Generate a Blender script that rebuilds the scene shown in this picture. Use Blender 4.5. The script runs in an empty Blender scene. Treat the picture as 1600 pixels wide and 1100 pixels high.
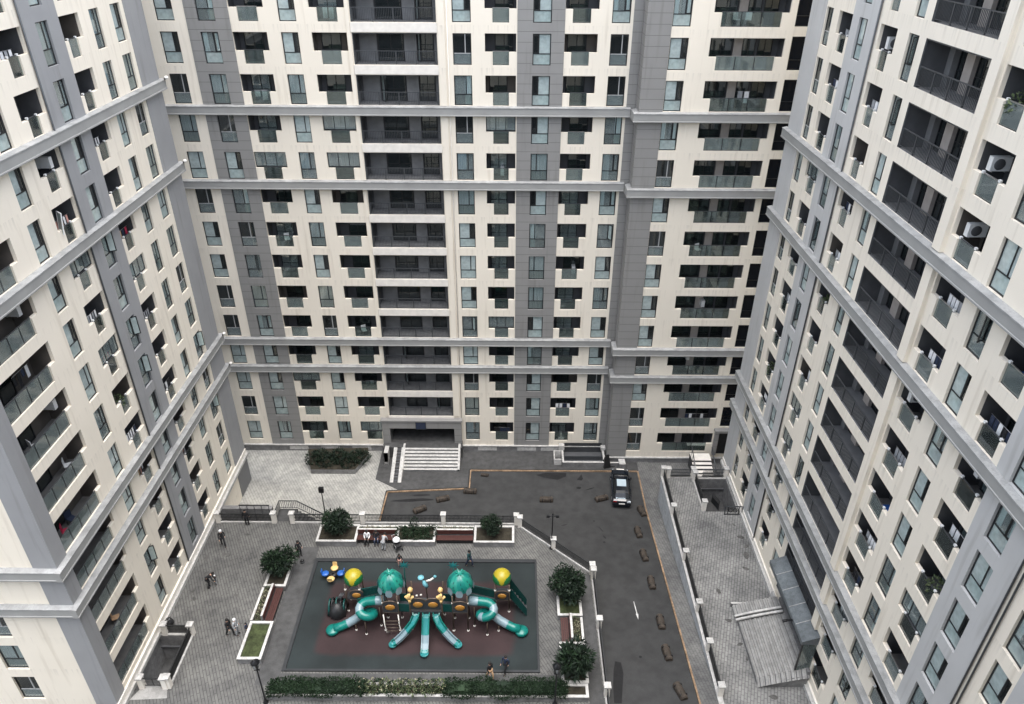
import bpy, math, random
from mathutils import Vector, Matrix
random.seed(7)
PI = math.pi
S = bpy.context.scene
COL = S.collection
CAM_Z, F_PX, PITCH, ROLL = 47.8, 1153.95, 0.54386, 0.0060

# ------------------------------------------------------------------ materials
def new_mat(name):
    m = bpy.data.materials.new(name); m.use_nodes = True
    nt = m.node_tree; b = nt.nodes['Principled BSDF']
    return m, nt, b

def noise(nt, scale, detail=4, coord='Object', stretch=(1, 1, 1)):
    tc = nt.nodes.new('ShaderNodeTexCoord'); mp = nt.nodes.new('ShaderNodeMapping')
    mp.inputs['Scale'].default_value = stretch
    n = nt.nodes.new('ShaderNodeTexNoise'); n.inputs['Scale'].default_value = scale; n.inputs['Detail'].default_value = detail
    nt.links.new(tc.outputs[coord], mp.inputs['Vector']); nt.links.new(mp.outputs['Vector'], n.inputs['Vector'])
    return n

def ramp(nt, src, c0, c1, p0=0.3, p1=0.7):
    r = nt.nodes.new('ShaderNodeValToRGB')
    r.color_ramp.elements[0].position = p0; r.color_ramp.elements[1].position = p1
    r.color_ramp.elements[0].color = (*c0, 1); r.color_ramp.elements[1].color = (*c1, 1)
    nt.links.new(src, r.inputs['Fac']); return r

def mixc(nt, fac, a, b, mode='MIX'):
    x = nt.nodes.new('ShaderNodeMix'); x.data_type = 'RGBA'; x.blend_type = mode
    for s, v in ((0, fac), (6, a), (7, b)):
        if isinstance(v, (int, float)): x.inputs[s].default_value = v
        elif isinstance(v, tuple): x.inputs[s].default_value = (*v, 1)
        else: nt.links.new(v, x.inputs[s])
    return x.outputs[2]

def simple(name, col, rough=0.7, var=0.12, scale=3.0, metal=0.0, stretch=(1, 1, 1), bump=0.0, spec=None):
    m, nt, b = new_mat(name)
    n = noise(nt, scale, 5, stretch=stretch)
    r = ramp(nt, n.outputs['Fac'], tuple(c * (1 - var) for c in col), tuple(min(1, c * (1 + var)) for c in col))
    nt.links.new(r.outputs['Color'], b.inputs['Base Color'])
    b.inputs['Roughness'].default_value = rough; b.inputs['Metallic'].default_value = metal
    if spec is not None: b.inputs['Specular IOR Level'].default_value = spec
    if bump:
        bp = nt.nodes.new('ShaderNodeBump'); bp.inputs['Strength'].default_value = bump; bp.inputs['Distance'].default_value = 0.02
        nt.links.new(n.outputs['Fac'], bp.inputs['Height']); nt.links.new(bp.outputs['Normal'], b.inputs['Normal'])
    return m

def plaster(name, col):
    m, nt, b = new_mat(name)
    n1 = noise(nt, 0.35, 5); n2 = noise(nt, 1.0, 6, stretch=(2.2, 2.2, 0.16)); n3 = noise(nt, 30, 2)
    base = mixc(nt, n1.outputs['Fac'], tuple(c * 0.92 for c in col), tuple(c * 1.06 for c in col))
    st = ramp(nt, n2.outputs['Fac'], (1, 1, 1), (0.78, 0.76, 0.73), 0.56, 0.80)
    c = mixc(nt, 1.0, base, st.outputs['Color'], 'MULTIPLY')
    g = ramp(nt, n3.outputs['Fac'], (0.95, 0.95, 0.95), (1.0, 1.0, 1.0))
    c = mixc(nt, 1.0, c, g.outputs['Color'], 'MULTIPLY')
    tc = nt.nodes.new('ShaderNodeTexCoord'); sp = nt.nodes.new('ShaderNodeSeparateXYZ'); nt.links.new(tc.outputs['Object'], sp.inputs[0])
    def mth(op, a, v=None, c_=None):
        q = nt.nodes.new('ShaderNodeMath'); q.operation = op; nt.links.new(a, q.inputs[0])
        if v is not None:
            if isinstance(v, float): q.inputs[1].default_value = v
            else: nt.links.new(v, q.inputs[1])
        return q.outputs[0]
    fz = mth('FRACT', mth('DIVIDE', mth('SUBTRACT', sp.outputs['Z'], 1.17), 3.0))
    band = nt.nodes.new('ShaderNodeMapRange'); band.inputs['From Min'].default_value = 0.74; band.inputs['From Max'].default_value = 1.0; nt.links.new(fz, band.inputs['Value'])
    n5 = noise(nt, 1.0, 4, stretch=(5.5, 5.5, 0.25)); r5 = ramp(nt, n5.outputs['Fac'], (0, 0, 0), (1, 1, 1), 0.50, 0.72)
    f5 = mth('MULTIPLY', mth('MULTIPLY', band.outputs['Result'], r5.outputs['Color']), 0.55)
    c = mixc(nt, f5, c, tuple(q * .62 for q in col))
    nt.links.new(c, b.inputs['Base Color']); b.inputs['Roughness'].default_value = 0.85; b.inputs['Specular IOR Level'].default_value = 0.25
    return m

def cladding(name, col, pitch=0.75):
    m, nt, b = new_mat(name)
    n1 = noise(nt, 0.5, 5); n2 = noise(nt, 1.4, 5, stretch=(2.0, 2.0, 0.14))
    base = mixc(nt, n1.outputs['Fac'], tuple(c * 0.86 for c in col), tuple(c * 1.1 for c in col))
    st = ramp(nt, n2.outputs['Fac'], (1, 1, 1), (0.76, 0.75, 0.73), 0.55, 0.8)
    base = mixc(nt, 1.0, base, st.outputs['Color'], 'MULTIPLY')
    tc = nt.nodes.new('ShaderNodeTexCoord'); sp = nt.nodes.new('ShaderNodeSeparateXYZ')
    nt.links.new(tc.outputs['Object'], sp.inputs['Vector'])
    dv = nt.nodes.new('ShaderNodeMath'); dv.operation = 'DIVIDE'; dv.inputs[1].default_value = pitch
    nt.links.new(sp.outputs['Z'], dv.inputs[0])
    fr = nt.nodes.new('ShaderNodeMath'); fr.operation = 'FRACT'; nt.links.new(dv.outputs[0], fr.inputs[0])
    lt = nt.nodes.new('ShaderNodeMath'); lt.operation = 'LESS_THAN'; lt.inputs[1].default_value = 0.05
    nt.links.new(fr.outputs[0], lt.inputs[0])
    c = mixc(nt, lt.outputs[0], base, tuple(c * 0.55 for c in col))
    nt.links.new(c, b.inputs['Base Color']); b.inputs['Roughness'].default_value = 0.6
    return m

def paving(name, c1, c2, mortar, rot, bw=0.5, rh=0.27, ms=0.03, dirt=0.35):
    m, nt, b = new_mat(name)
    tc = nt.nodes.new('ShaderNodeTexCoord'); mp = nt.nodes.new('ShaderNodeMapping')
    mp.inputs['Rotation'].default_value = (0, 0, rot)
    nt.links.new(tc.outputs['Object'], mp.inputs['Vector'])
    br = nt.nodes.new('ShaderNodeTexBrick'); br.inputs['Scale'].default_value = 1
    br.inputs['Brick Width'].default_value = bw; br.inputs['Row Height'].default_value = rh; br.inputs['Mortar Size'].default_value = ms
    br.inputs['Mortar Smooth'].default_value = 0.4
    br.inputs['Color1'].default_value = (*c1, 1); br.inputs['Color2'].default_value = (*c2, 1); br.inputs['Mortar'].default_value = (*mortar, 1)
    nt.links.new(mp.outputs['Vector'], br.inputs['Vector'])
    n = noise(nt, 0.28, 8); n.inputs['Roughness'].default_value = 0.62
    n2 = noise(nt, 1.9, 6)
    d = ramp(nt, n.outputs['Fac'], (1 - dirt, 1 - dirt, 1 - dirt), (1.12, 1.11, 1.08), 0.34, 0.64)
    d2 = ramp(nt, n2.outputs['Fac'], (0.80, 0.80, 0.81), (1.06, 1.06, 1.05), 0.33, 0.6)
    c = mixc(nt, 1.0, br.outputs['Color'], d.outputs['Color'], 'MULTIPLY'); c = mixc(nt, 1.0, c, d2.outputs['Color'], 'MULTIPLY')
    nt.links.new(c, b.inputs['Base Color']); b.inputs['Roughness'].default_value = 0.85; b.inputs['Specular IOR Level'].default_value = 0.3
    return m

def blotchy(name, col, lo=0.6, hi=1.2, sc=0.3, rough=0.85, fine=14, streak=(1, 1, 1)):
    m, nt, b = new_mat(name)
    n = noise(nt, sc, 8, stretch=streak); n.inputs['Roughness'].default_value = 0.6
    n2 = noise(nt, fine, 3); n3 = noise(nt, sc * 5, 6)
    a = ramp(nt, n.outputs['Fac'], tuple(c * lo for c in col), tuple(c * hi for c in col), 0.33, 0.66)
    g = ramp(nt, n2.outputs['Fac'], (0.86, 0.86, 0.86), (1.1, 1.1, 1.1))
    k = ramp(nt, n3.outputs['Fac'], (0.82, 0.82, 0.82), (1.08, 1.08, 1.08), 0.35, 0.6)
    c = mixc(nt, 1.0, a.outputs['Color'], g.outputs['Color'], 'MULTIPLY'); c = mixc(nt, 1.0, c, k.outputs['Color'], 'MULTIPLY')
    nt.links.new(c, b.inputs['Base Color']); b.inputs['Roughness'].default_value = rough; b.inputs['Specular IOR Level'].default_value = 0.3
    return m

def glass(name, tint, refl=0.10, rough=0.03, frost=0.0, frostcol=(0.5, 0.56, 0.54)):
    m, nt, b = new_mat(name); nt.nodes.remove(b)
    out = nt.nodes['Material Output']
    tr = nt.nodes.new('ShaderNodeBsdfTransparent'); tr.inputs['Color'].default_value = (*tint, 1)
    gl = nt.nodes.new('ShaderNodeBsdfGlossy'); gl.inputs['Roughness'].default_value = rough; gl.inputs['Color'].default_value = (0.95, 1, 1, 1)
    lw = nt.nodes.new('ShaderNodeFresnel'); lw.inputs['IOR'].default_value = 1.5
    mu = nt.nodes.new('ShaderNodeMath'); mu.operation = 'MULTIPLY_ADD'; mu.inputs[1].default_value = 1.0; mu.inputs[2].default_value = refl; mu.use_clamp = True
    nt.links.new(lw.outputs[0], mu.inputs[0])
    src = tr.outputs[0]
    if frost:
        df = nt.nodes.new('ShaderNodeBsdfDiffuse')
        n = noise(nt, 2.5, 4); r = ramp(nt, n.outputs['Fac'], tuple(c * 0.7 for c in frostcol), frostcol)
        nt.links.new(r.outputs['Color'], df.inputs['Color'])
        mx0 = nt.nodes.new('ShaderNodeMixShader'); mx0.inputs[0].default_value = frost
        nt.links.new(src, mx0.inputs[1]); nt.links.new(df.outputs[0], mx0.inputs[2]); src = mx0.outputs[0]
    mx = nt.nodes.new('ShaderNodeMixShader')
    nt.links.new(mu.outputs[0], mx.inputs[0]); nt.links.new(src, mx.inputs[1]); nt.links.new(gl.outputs[0], mx.inputs[2])
    nt.links.new(mx.outputs[0], out.inputs['Surface'])
    return m

def foliage(name, c0, c1):
    m, nt, b = new_mat(name)
    g = nt.nodes.new('ShaderNodeNewGeometry')
    n = noise(nt, 2.2, 3)
    ad = nt.nodes.new('ShaderNodeMath'); ad.operation = 'MULTIPLY_ADD'; ad.inputs[1].default_value = 0.55
    nt.links.new(g.outputs['Random Per Island'], ad.inputs[0])
    mu = nt.nodes.new('ShaderNodeMath'); mu.operation = 'MULTIPLY'; mu.inputs[1].default_value = 0.5
    nt.links.new(n.outputs['Fac'], mu.inputs[0]); nt.links.new(mu.outputs[0], ad.inputs[2])
    r = ramp(nt, ad.outputs[0], c0, c1, 0.2, 0.8)
    nt.links.new(r.outputs['Color'], b.inputs['Base Color']); b.inputs['Roughness'].default_value = 0.6
    b.inputs['Specular IOR Level'].default_value = 0.25
    return m

M = {}
M['cream'] = plaster('cream_plaster', (0.82, 0.755, 0.64))
M['sill'] = simple('pale_sill_plaster', (0.76, 0.72, 0.65), 0.8, 0.08, 2)
M['clad'] = cladding('grey_cladding', (0.25, 0.246, 0.236))
M['clad2'] = cladding('blue_grey_cladding', (0.295, 0.298, 0.302), 60)
M['clad3'] = cladding('pale_grey_cladding', (0.50, 0.50, 0.49), 60)
M['belt'] = simple('belt_course_grey', (0.30, 0.30, 0.288), 0.6, 0.08, 0.8)
M['flash'] = blotchy('weathered_zinc_top', (0.32, 0.322, 0.315), 0.86, 1.14, 0.4, 0.5)
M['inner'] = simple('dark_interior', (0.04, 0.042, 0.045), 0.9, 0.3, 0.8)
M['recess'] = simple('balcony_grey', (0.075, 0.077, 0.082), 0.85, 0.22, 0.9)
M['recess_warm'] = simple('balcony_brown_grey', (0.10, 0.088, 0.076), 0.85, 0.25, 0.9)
M['floor'] = simple('balcony_tile', (0.17, 0.165, 0.157), 0.7, 0.15, 2)
M['pier'] = simple('balcony_pale_pier', (0.40, 0.36, 0.325), 0.8, 0.1, 2)
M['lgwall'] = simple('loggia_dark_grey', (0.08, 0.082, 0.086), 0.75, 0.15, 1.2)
M['lgpier'] = simple('loggia_mid_grey', (0.19, 0.192, 0.193), 0.7, 0.15, 1.2)
M['frame'] = simple('dark_window_frame', (0.010, 0.012, 0.014), 0.4, 0.1, 5)
M['framelt'] = simple('pale_window_frame', (0.36, 0.37, 0.37), 0.4, 0.1, 5)
M['rail'] = simple('dark_steel_railing', (0.07, 0.075, 0.08), 0.4, 0.1, 5, 0.3)
M['railblk'] = simple('black_steel_railing', (0.018, 0.019, 0.02), 0.45, 0.1, 5)
M['steel'] = simple('brushed_steel', (0.5, 0.5, 0.5), 0.3, 0.05, 5, 0.9)
M['curtain'] = simple('white_curtain', (0.78, 0.86, 0.85), 0.9, 0.10, 5, stretch=(6, 1, 0.2))
M['curtain2'] = simple('grey_curtain', (0.42, 0.46, 0.46), 0.9, 0.25, 5, stretch=(6, 1, 0.2))
M['curtain_cream'] = simple('cream_curtain', (0.62, 0.52, 0.38), 0.9, 0.12, 5, stretch=(6, 1, 0.2))
M['curtain_blue'] = simple('blue_grey_curtain', (0.34, 0.44, 0.52), 0.9, 0.12, 5, stretch=(6, 1, 0.2))
M['pane'] = glass('window_glass', (0.86, 0.96, 0.96), 0.08, 0.03, 0.22, (0.74, 0.90, 0.90))
M['panelt'] = glass('pale_mint_glass', (0.9, 0.98, 0.98), 0.08, 0.03, 0.46, (0.84, 0.97, 0.95))  # pale mint frosted pane for the curtained windows
M['panedk'] = glass('dark_window_glass', (0.36, 0.42, 0.43), 0.06, 0.03, 0.05, (0.2, 0.24, 0.25))
M['guard'] = glass('greenish_guard_glass', (0.62, 0.74, 0.71), 0.05, 0.05, 0.36, (0.34, 0.41, 0.40))
M['guardclr'] = glass('clear_guard_glass', (0.66, 0.76, 0.74), 0.05, 0.04, 0.10, (0.34, 0.41, 0.40))
M['guardpale'] = glass('pale_lower_pane', (0.60, 0.80, 0.78), 0.06, 0.05, 0.50, (0.76, 0.90, 0.88))
M['stone'] = blotchy('grey_stone_wall', (0.20, 0.198, 0.195), 0.75, 1.15, 0.7)
M['white'] = blotchy('white_painted_kerb', (0.50, 0.49, 0.465), 0.84, 1.08, 0.8)
M['retain'] = blotchy('white_retaining_wall', (0.46, 0.48, 0.49), 0.82, 1.06, 0.6, streak=(1, 1, 0.25))
M['terrace'] = paving('terrace_pavers', (0.140, 0.139, 0.134), (0.125, 0.124, 0.12), (0.060, 0.060, 0.057), math.radians(62), 1.1, 0.20, 0.024, 0.32)
M['terrace2'] = paving('right_terrace_pavers', (0.265, 0.265, 0.26), (0.23, 0.23, 0.225), (0.13, 0.13, 0.128), math.radians(-72), 0.45, 0.21, 0.028, 0.42)
M['lower'] = paving('lower_court_pavers', (0.38, 0.376, 0.35), (0.345, 0.342, 0.32), (0.24, 0.237, 0.222), math.radians(58), 1.0, 0.24, 0.024, 0.28)
M['smooth'] = blotchy('grey_concrete_slabs', (0.068, 0.068, 0.067), 0.78, 1.16, 0.45)
M['sidewalk'] = paving('sidewalk_pavers', (0.16, 0.16, 0.157), (0.142, 0.142, 0.14), (0.095, 0.095, 0.094), math.radians(80), 0.4, 0.22, 0.02, 0.3)
M['asphalt'] = blotchy('worn_asphalt', (0.043, 0.0435, 0.043), 0.86, 1.12, 0.22, 0.8, 22)
M['asphaltdk'] = blotchy('fresh_asphalt', (0.013, 0.013, 0.0135), 0.8, 1.15, 0.8, 0.7)
M['orange'] = blotchy('orange_kerb_paint', (0.33, 0.225, 0.14), 0.5, 1.25, 1.4)
M['markwhite'] = blotchy('white_road_paint', (0.62, 0.62, 0.6), 0.6, 1.1, 3)
M['kerbdk'] = simple('black_kerb', (0.018, 0.02, 0.022), 0.6, 0.2, 2)
M['stain'] = blotchy('dark_paving_stain', (0.085, 0.083, 0.078), 0.6, 1.5, 3.0)
M['block'] = blotchy('brown_stone_block', (0.046, 0.037, 0.029), 0.6, 1.6, 2.0, 0.75)
M['soil'] = blotchy('dark_soil', (0.030, 0.026, 0.018), 0.6, 1.5, 2.0, 0.95)
M['lawn'] = blotchy('thin_lawn', (0.040, 0.050, 0.020), 0.5, 1.5, 2.0, 0.95)
M['leafdk'] = foliage('dark_leaves', (0.003, 0.007, 0.005), (0.019, 0.034, 0.019))
M['leafhedge'] = foliage('hedge_leaves', (0.005, 0.013, 0.006), (0.020, 0.040, 0.018))
M['leaflt'] = foliage('light_leaves', (0.028, 0.050, 0.020), (0.14, 0.17, 0.085))
M['leafpale'] = foliage('pale_shrub_leaves', (0.09, 0.085, 0.045), (0.36, 0.34, 0.23))
M['bark'] = simple('bark', (0.06, 0.045, 0.035), 0.9, 0.3, 8)
M['maroon'] = simple('maroon_bench_timber', (0.060, 0.022, 0.018), 0.45, 0.3, 3, stretch=(8, 8, 1))
M['black'] = simple('black_plastic', (0.012, 0.012, 0.013), 0.5, 0.2, 3)
M['lampmetal'] = simple('lamp_black_metal', (0.02, 0.021, 0.023), 0.4, 0.1, 3, 0.4)
M['lampglass'] = simple('lamp_pale_glass', (0.55, 0.58, 0.6), 0.2, 0.05, 3)
M['teal'] = simple('teal_plastic', (0.005, 0.145, 0.12), 0.28, 0.10, 1.5)
M['tealmid'] = simple('mid_teal_plastic', (0.012, 0.20, 0.15), 0.3, 0.1, 1.5)
M['tealdk'] = simple('dark_teal_plastic', (0.004, 0.055, 0.048), 0.35, 0.2, 1.5)
M['teallt'] = simple('bright_teal_plastic', (0.025, 0.20, 0.20), 0.3, 0.1, 1.5)
M['ltgrey'] = simple('pale_grey_plastic', (0.19, 0.265, 0.295), 0.3, 0.08, 1.5)
M['yellow'] = simple('yellow_plastic', (0.36, 0.29, 0.018), 0.35, 0.06, 1.5)
M['green'] = simple('green_plastic', (0.01, 0.12, 0.035), 0.35, 0.1, 1.5)
M['amber'] = simple('orange_plastic', (0.36, 0.17, 0.03), 0.4, 0.12, 2.5)
M['sand'] = simple('cream_yellow_plastic', (0.62, 0.42, 0.17), 0.4, 0.08, 2.5)
M['blue'] = simple('blue_plastic', (0.02, 0.10, 0.36), 0.35, 0.1, 2)
M['sky'] = simple('light_blue_plastic', (0.16, 0.42, 0.48), 0.35, 0.1, 2)
M['post'] = simple('bronze_post', (0.095, 0.070, 0.052), 0.4, 0.15, 3, 0.3)
M['deck'] = simple('dark_deck', (0.035, 0.038, 0.042), 0.6, 0.2, 2)
M['capwhite'] = simple('white_cap', (0.75, 0.72, 0.66), 0.5, 0.05, 2)
M['skin'] = simple('skin', (0.45, 0.27, 0.19), 0.6, 0.06, 6)
M['carpaint'] = simple('black_car_paint', (0.006, 0.009, 0.014), 0.16, 0.1, 2); M['carpaint'].node_tree.nodes['Principled BSDF'].inputs['Coat Weight'].default_value = 0.6
M['carglass'] = simple('dark_car_glass', (0.012, 0.014, 0.016), 0.06, 0.05, 2)
M['sunroof'] = simple('painted_sky_glass', (0.42, 0.50, 0.54), 0.08, 0.04, 2)  # pale base colour paints the sky's reflection into the glass
M['navyglass'] = simple('blue_black_glass', (0.004, 0.006, 0.010), 0.12, 0.05, 2, spec=0.2)
M['tyre'] = simple('tyre_rubber', (0.014, 0.014, 0.014), 0.8, 0.1, 5)
M['rim'] = simple('alloy_rim', (0.4, 0.4, 0.41), 0.3, 0.05, 5, 0.8)
M['lightlens'] = simple('clear_lamp_lens', (0.62, 0.66, 0.68), 0.12, 0.05, 4)
M['redlens'] = simple('red_lamp_lens', (0.25, 0.012, 0.01), 0.15, 0.05, 4)
M['acwhite'] = simple('white_enamel', (0.70, 0.71, 0.70), 0.4, 0.05, 4)
M['canopy'] = blotchy('ribbed_roof_sheet', (0.31, 0.305, 0.29), 0.80, 1.10, 0.5, 0.5, streak=(1, 0.3, 1))
M['zinc'] = blotchy('zinc_awning', (0.115, 0.13, 0.138), 0.85, 1.15, 0.7, 0.45)
for nm, c in dict(cloth_white=(0.78, 0.78, 0.78), cloth_black=(0.014, 0.014, 0.016), cloth_grey=(0.32, 0.33, 0.34), cloth_red=(0.34, 0.015, 0.05), cloth_navy=(0.02, 0.03, 0.06), cloth_tan=(0.52, 0.34, 0.20), cloth_teal=(0.015, 0.06, 0.065), hair=(0.012, 0.010, 0.009), cloth_pink=(0.55, 0.30, 0.25)).items():
    M[nm] = simple(nm, c, 0.85, 0.12, 5)

# playground rubber: maroon field with a blue grey margin
def mat_rubber():
    m, nt, b = new_mat('rubber_safety_surface')
    tc = nt.nodes.new('ShaderNodeTexCoord'); sp = nt.nodes.new('ShaderNodeSeparateXYZ'); nt.links.new(tc.outputs['Object'], sp.inputs[0])
    def sdf(out, c, h):
        a = nt.nodes.new('ShaderNodeMath'); a.operation = 'SUBTRACT'; a.inputs[1].default_value = c; nt.links.new(out, a.inputs[0])
        q = nt.nodes.new('ShaderNodeMath'); q.operation = 'ABSOLUTE'; nt.links.new(a.outputs[0], q.inputs[0])
        d = nt.nodes.new('ShaderNodeMath'); d.operation = 'SUBTRACT'; d.inputs[1].default_value = h; nt.links.new(q.outputs[0], d.inputs[0])
        return d.outputs[0]
    n = noise(nt, 0.8, 5)
    mx = nt.nodes.new('ShaderNodeMath'); mx.operation = 'SMOOTH_MAX'; mx.inputs[2].default_value = 1.2
    nt.links.new(sdf(sp.outputs['X'], -6.72, 7.05), mx.inputs[0]); nt.links.new(sdf(sp.outputs['Y'], 36.4, 3.3), mx.inputs[1])
    ad = nt.nodes.new('ShaderNodeMath'); ad.operation = 'MULTIPLY_ADD'; ad.inputs[1].default_value = 0.5; nt.links.new(n.outputs['Fac'], ad.inputs[0]); nt.links.new(mx.outputs[0], ad.inputs[2])
    r = ramp(nt, ad.outputs[0], (0.033, 0.0195, 0.020), (0.0165, 0.0225, 0.023), 0.02, 0.42)
    n2 = noise(nt, 0.35, 7); d = ramp(nt, n2.outputs['Fac'], (0.72, 0.72, 0.72), (1.2, 1.2, 1.2), 0.35, 0.65)
    n4 = noise(nt, 40, 2); d4 = ramp(nt, n4.outputs['Fac'], (0.85, 0.85, 0.85), (1.12, 1.12, 1.12))
    c = mixc(nt, 1.0, r.outputs['Color'], d.outputs['Color'], 'MULTIPLY'); c = mixc(nt, 1.0, c, d4.outputs['Color'], 'MULTIPLY')
    nt.links.new(c, b.inputs['Base Color']); b.inputs['Roughness'].default_value = 0.8; b.inputs['Specular IOR Level'].default_value = 0.3
    return m
M['rubber'] = mat_rubber()

# ------------------------------------------------------------------ mesh builder
class MB:
    def __init__(s): s.v = []; s.f = []; s.m = []; s.mats = []; s.sm = []
    def mi(s, k):
        if k not in s.mats: s.mats.append(k)
        return s.mats.index(k)
    def face(s, pts, k, smooth=False):
        i = len(s.v); s.v += [tuple(p) for p in pts]; s.f.append(tuple(range(i, i + len(pts)))); s.m.append(s.mi(k)); s.sm.append(smooth); return s
    def box(s, x0, x1, y0, y1, z0, z1, k, top=None):
        i = len(s.v); s.v += [(x0, y0, z0), (x1, y0, z0), (x1, y1, z0), (x0, y1, z0), (x0, y0, z1), (x1, y0, z1), (x1, y1, z1), (x0, y1, z1)]
        for n, q in enumerate(((3, 2, 1, 0), (4, 5, 6, 7), (0, 1, 5, 4), (1, 2, 6, 5), (2, 3, 7, 6), (3, 0, 4, 7))):
            s.f.append(tuple(i + a for a in q)); s.m.append(s.mi(top if (top and n == 1) else k)); s.sm.append(False)
        return s
    def obox(s, p, q, w, h, k, up=(0, 0, 1)):
        p = Vector(p); q = Vector(q); d = (q - p).normalized(); u = Vector(up)
        r = d.cross(u)
        if r.length < 1e-4: r = Vector((1, 0, 0))
        r.normalize(); u = r.cross(d)
        i = len(s.v)
        for c in (p, q):
            for a, b in ((-1, -1), (1, -1), (1, 1), (-1, 1)): s.v.append(tuple(c + r * a * w / 2 + u * b * h / 2))
        for f in ((0, 1, 2, 3), (7, 6, 5, 4), (0, 4, 5, 1), (1, 5, 6, 2), (2, 6, 7, 3), (3, 7, 4, 0)):
            s.f.append(tuple(i + a for a in f)); s.m.append(s.mi(k)); s.sm.append(False)
        return s
    def tube(s, path, r, k, n=8, caps=True, kf=None, smooth=True):
        P = [Vector(p) for p in path]; rr = r if isinstance(r, (list, tuple)) else [r] * len(P)
        i0 = len(s.v); ref = None
        for j, p in enumerate(P):
            d = (P[min(j + 1, len(P) - 1)] - P[max(j - 1, 0)]).normalized()
            if ref is None:
                ref = Vector((0, 0, 1)) if abs(d.z) < 0.9 else Vector((1, 0, 0))
            a = d.cross(ref).normalized(); ref = a.cross(d).normalized()
            for t in range(n):
                an = 2 * PI * t / n; s.v.append(tuple(p + (a * math.cos(an) + ref * math.sin(an)) * rr[j]))
        for j in range(len(P) - 1):
            kk = kf(j) if kf else k
            for t in range(n):
                s.f.append((i0 + j * n + t, i0 + j * n + (t + 1) % n, i0 + (j + 1) * n + (t + 1) % n, i0 + (j + 1) * n + t)); s.m.append(s.mi(kk)); s.sm.append(smooth)
        if caps:
            s.f.append(tuple(i0 + t for t in range(n))[::-1]); s.m.append(s.mi(kf(0) if kf else k)); s.sm.append(False)
            s.f.append(tuple(i0 + (len(P) - 1) * n + t for t in range(n))); s.m.append(s.mi(kf(len(P) - 2) if kf else k)); s.sm.append(False)
        return s
    def lathe(s, prof, c, k, n=20, kf=None, wob=None):
        i0 = len(s.v)
        for j, (r, z) in enumerate(prof):
            for t in range(n):
                a = 2 * PI * t / n; rr = r * (wob(a, j) if wob else 1); s.v.append((c[0] + rr * math.cos(a), c[1] + rr * math.sin(a), c[2] + z))
        for j in range(len(prof) - 1):
            for t in range(n):
                s.f.append((i0 + j * n + t, i0 + j * n + (t + 1) % n, i0 + (j + 1) * n + (t + 1) % n, i0 + (j + 1) * n + t))
                s.m.append(s.mi(kf(j, 2 * PI * (t + 0.5) / n) if kf else k)); s.sm.append(True)
        return s
    def prism(s, poly, z0, z1, k, top=None, bottom=True):
        n = len(poly)
        s.face([(x, y, z1) for x, y in poly], top or k)
        if bottom: s.face([(x, y, z0) for x, y in poly][::-1], k)
        for a in range(n):
            b = (a + 1) % n; s.face([(*poly[a], z0), (*poly[b], z0), (*poly[b], z1), (*poly[a], z1)], k)
        return s
    def mesh(s, name):
        me = bpy.data.meshes.new(name); me.from_pydata(s.v, [], s.f)
        for k in s.mats: me.materials.append(M[k])
        me.polygons.foreach_set('material_index', s.m); me.polygons.foreach_set('use_smooth', s.sm); me.update(); return me
    def build(s, name, parent=None, loc=(0, 0, 0), rz=0.0):
        return put(s.mesh(name), name, parent, loc, rz)

def put(me, name, parent=None, loc=(0, 0, 0), rz=0.0):
    o = bpy.data.objects.new(name, me); COL.objects.link(o); o.location = loc; o.rotation_euler = (0, 0, rz)
    if parent is not None: o.parent = parent
    return o

def tag(o, label=None, cat=None, group=None, kind=None):
    for k, v in (('label', label), ('category', cat), ('group', group), ('kind', kind)):
        if v: o[k] = v
    return o

def thing(name, label, cat, loc=(0, 0, 0), rz=0.0, group=None):
    return tag(put(None, name, None, loc, rz), label, cat, group)

def copy_thing(src, loc, rz, label, group=None, cat=None, sc=None):
    kids = {}
    for o in src.children: kids.setdefault(o, list(o.children))
    r = src.copy(); COL.objects.link(r); r.location = loc; r.rotation_euler = (0, 0, rz); r['label'] = label
    if group: r['group'] = group
    if cat: r['category'] = cat
    if sc: r.scale = (sc, sc, sc)
    for ch, gs in kids.items():
        c = ch.copy(); COL.objects.link(c); c.parent = r
        for g in gs:
            d = g.copy(); COL.objects.link(d); d.parent = c
    return r

# ------------------------------------------------------------------ camera
cam = bpy.data.cameras.new('camera'); co = bpy.data.objects.new('camera', cam); COL.objects.link(co); S.camera = co
cam.sensor_fit = 'HORIZONTAL'; cam.sensor_width = 36.0; cam.lens = 36.0 * F_PX / 1600; cam.clip_end = 1500; cam.clip_start = 0.1
co.matrix_world = Matrix.Translation((0, 0, CAM_Z)) @ (Matrix.Rotation(PI / 2 - PITCH, 4, 'X') @ Matrix.Rotation(ROLL, 4, 'Z'))

def project(p):
    x, y, z = p[0], p[1], p[2] - CAM_Z
    c, s_ = math.cos(PITCH), math.sin(PITCH)
    d = y * c - z * s_; up = y * s_ + z * c
    if d < 0.5: return None
    u = x / d * F_PX; w = -up / d * F_PX
    return 800 + u - w * ROLL, 550 + u * ROLL + w

def seen(pts, mx=26):
    q = [project(p) for p in pts]; q = [a for a in q if a]
    if not q: return False
    return max(a[0] for a in q) > -mx and min(a[0] for a in q) < 1600 + mx and max(a[1] for a in q) > -mx and min(a[1] for a in q) < 1100 + mx

# ------------------------------------------------------------------ facade kit (local X along the wall, Y into the wall, Z up)
ZB, ZT, ZN = 0.07, 2.33, 1.02
CACHE = {}
def cached(key, fn):
    if key not in CACHE: CACHE[key] = fn()
    return CACHE[key]

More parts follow.
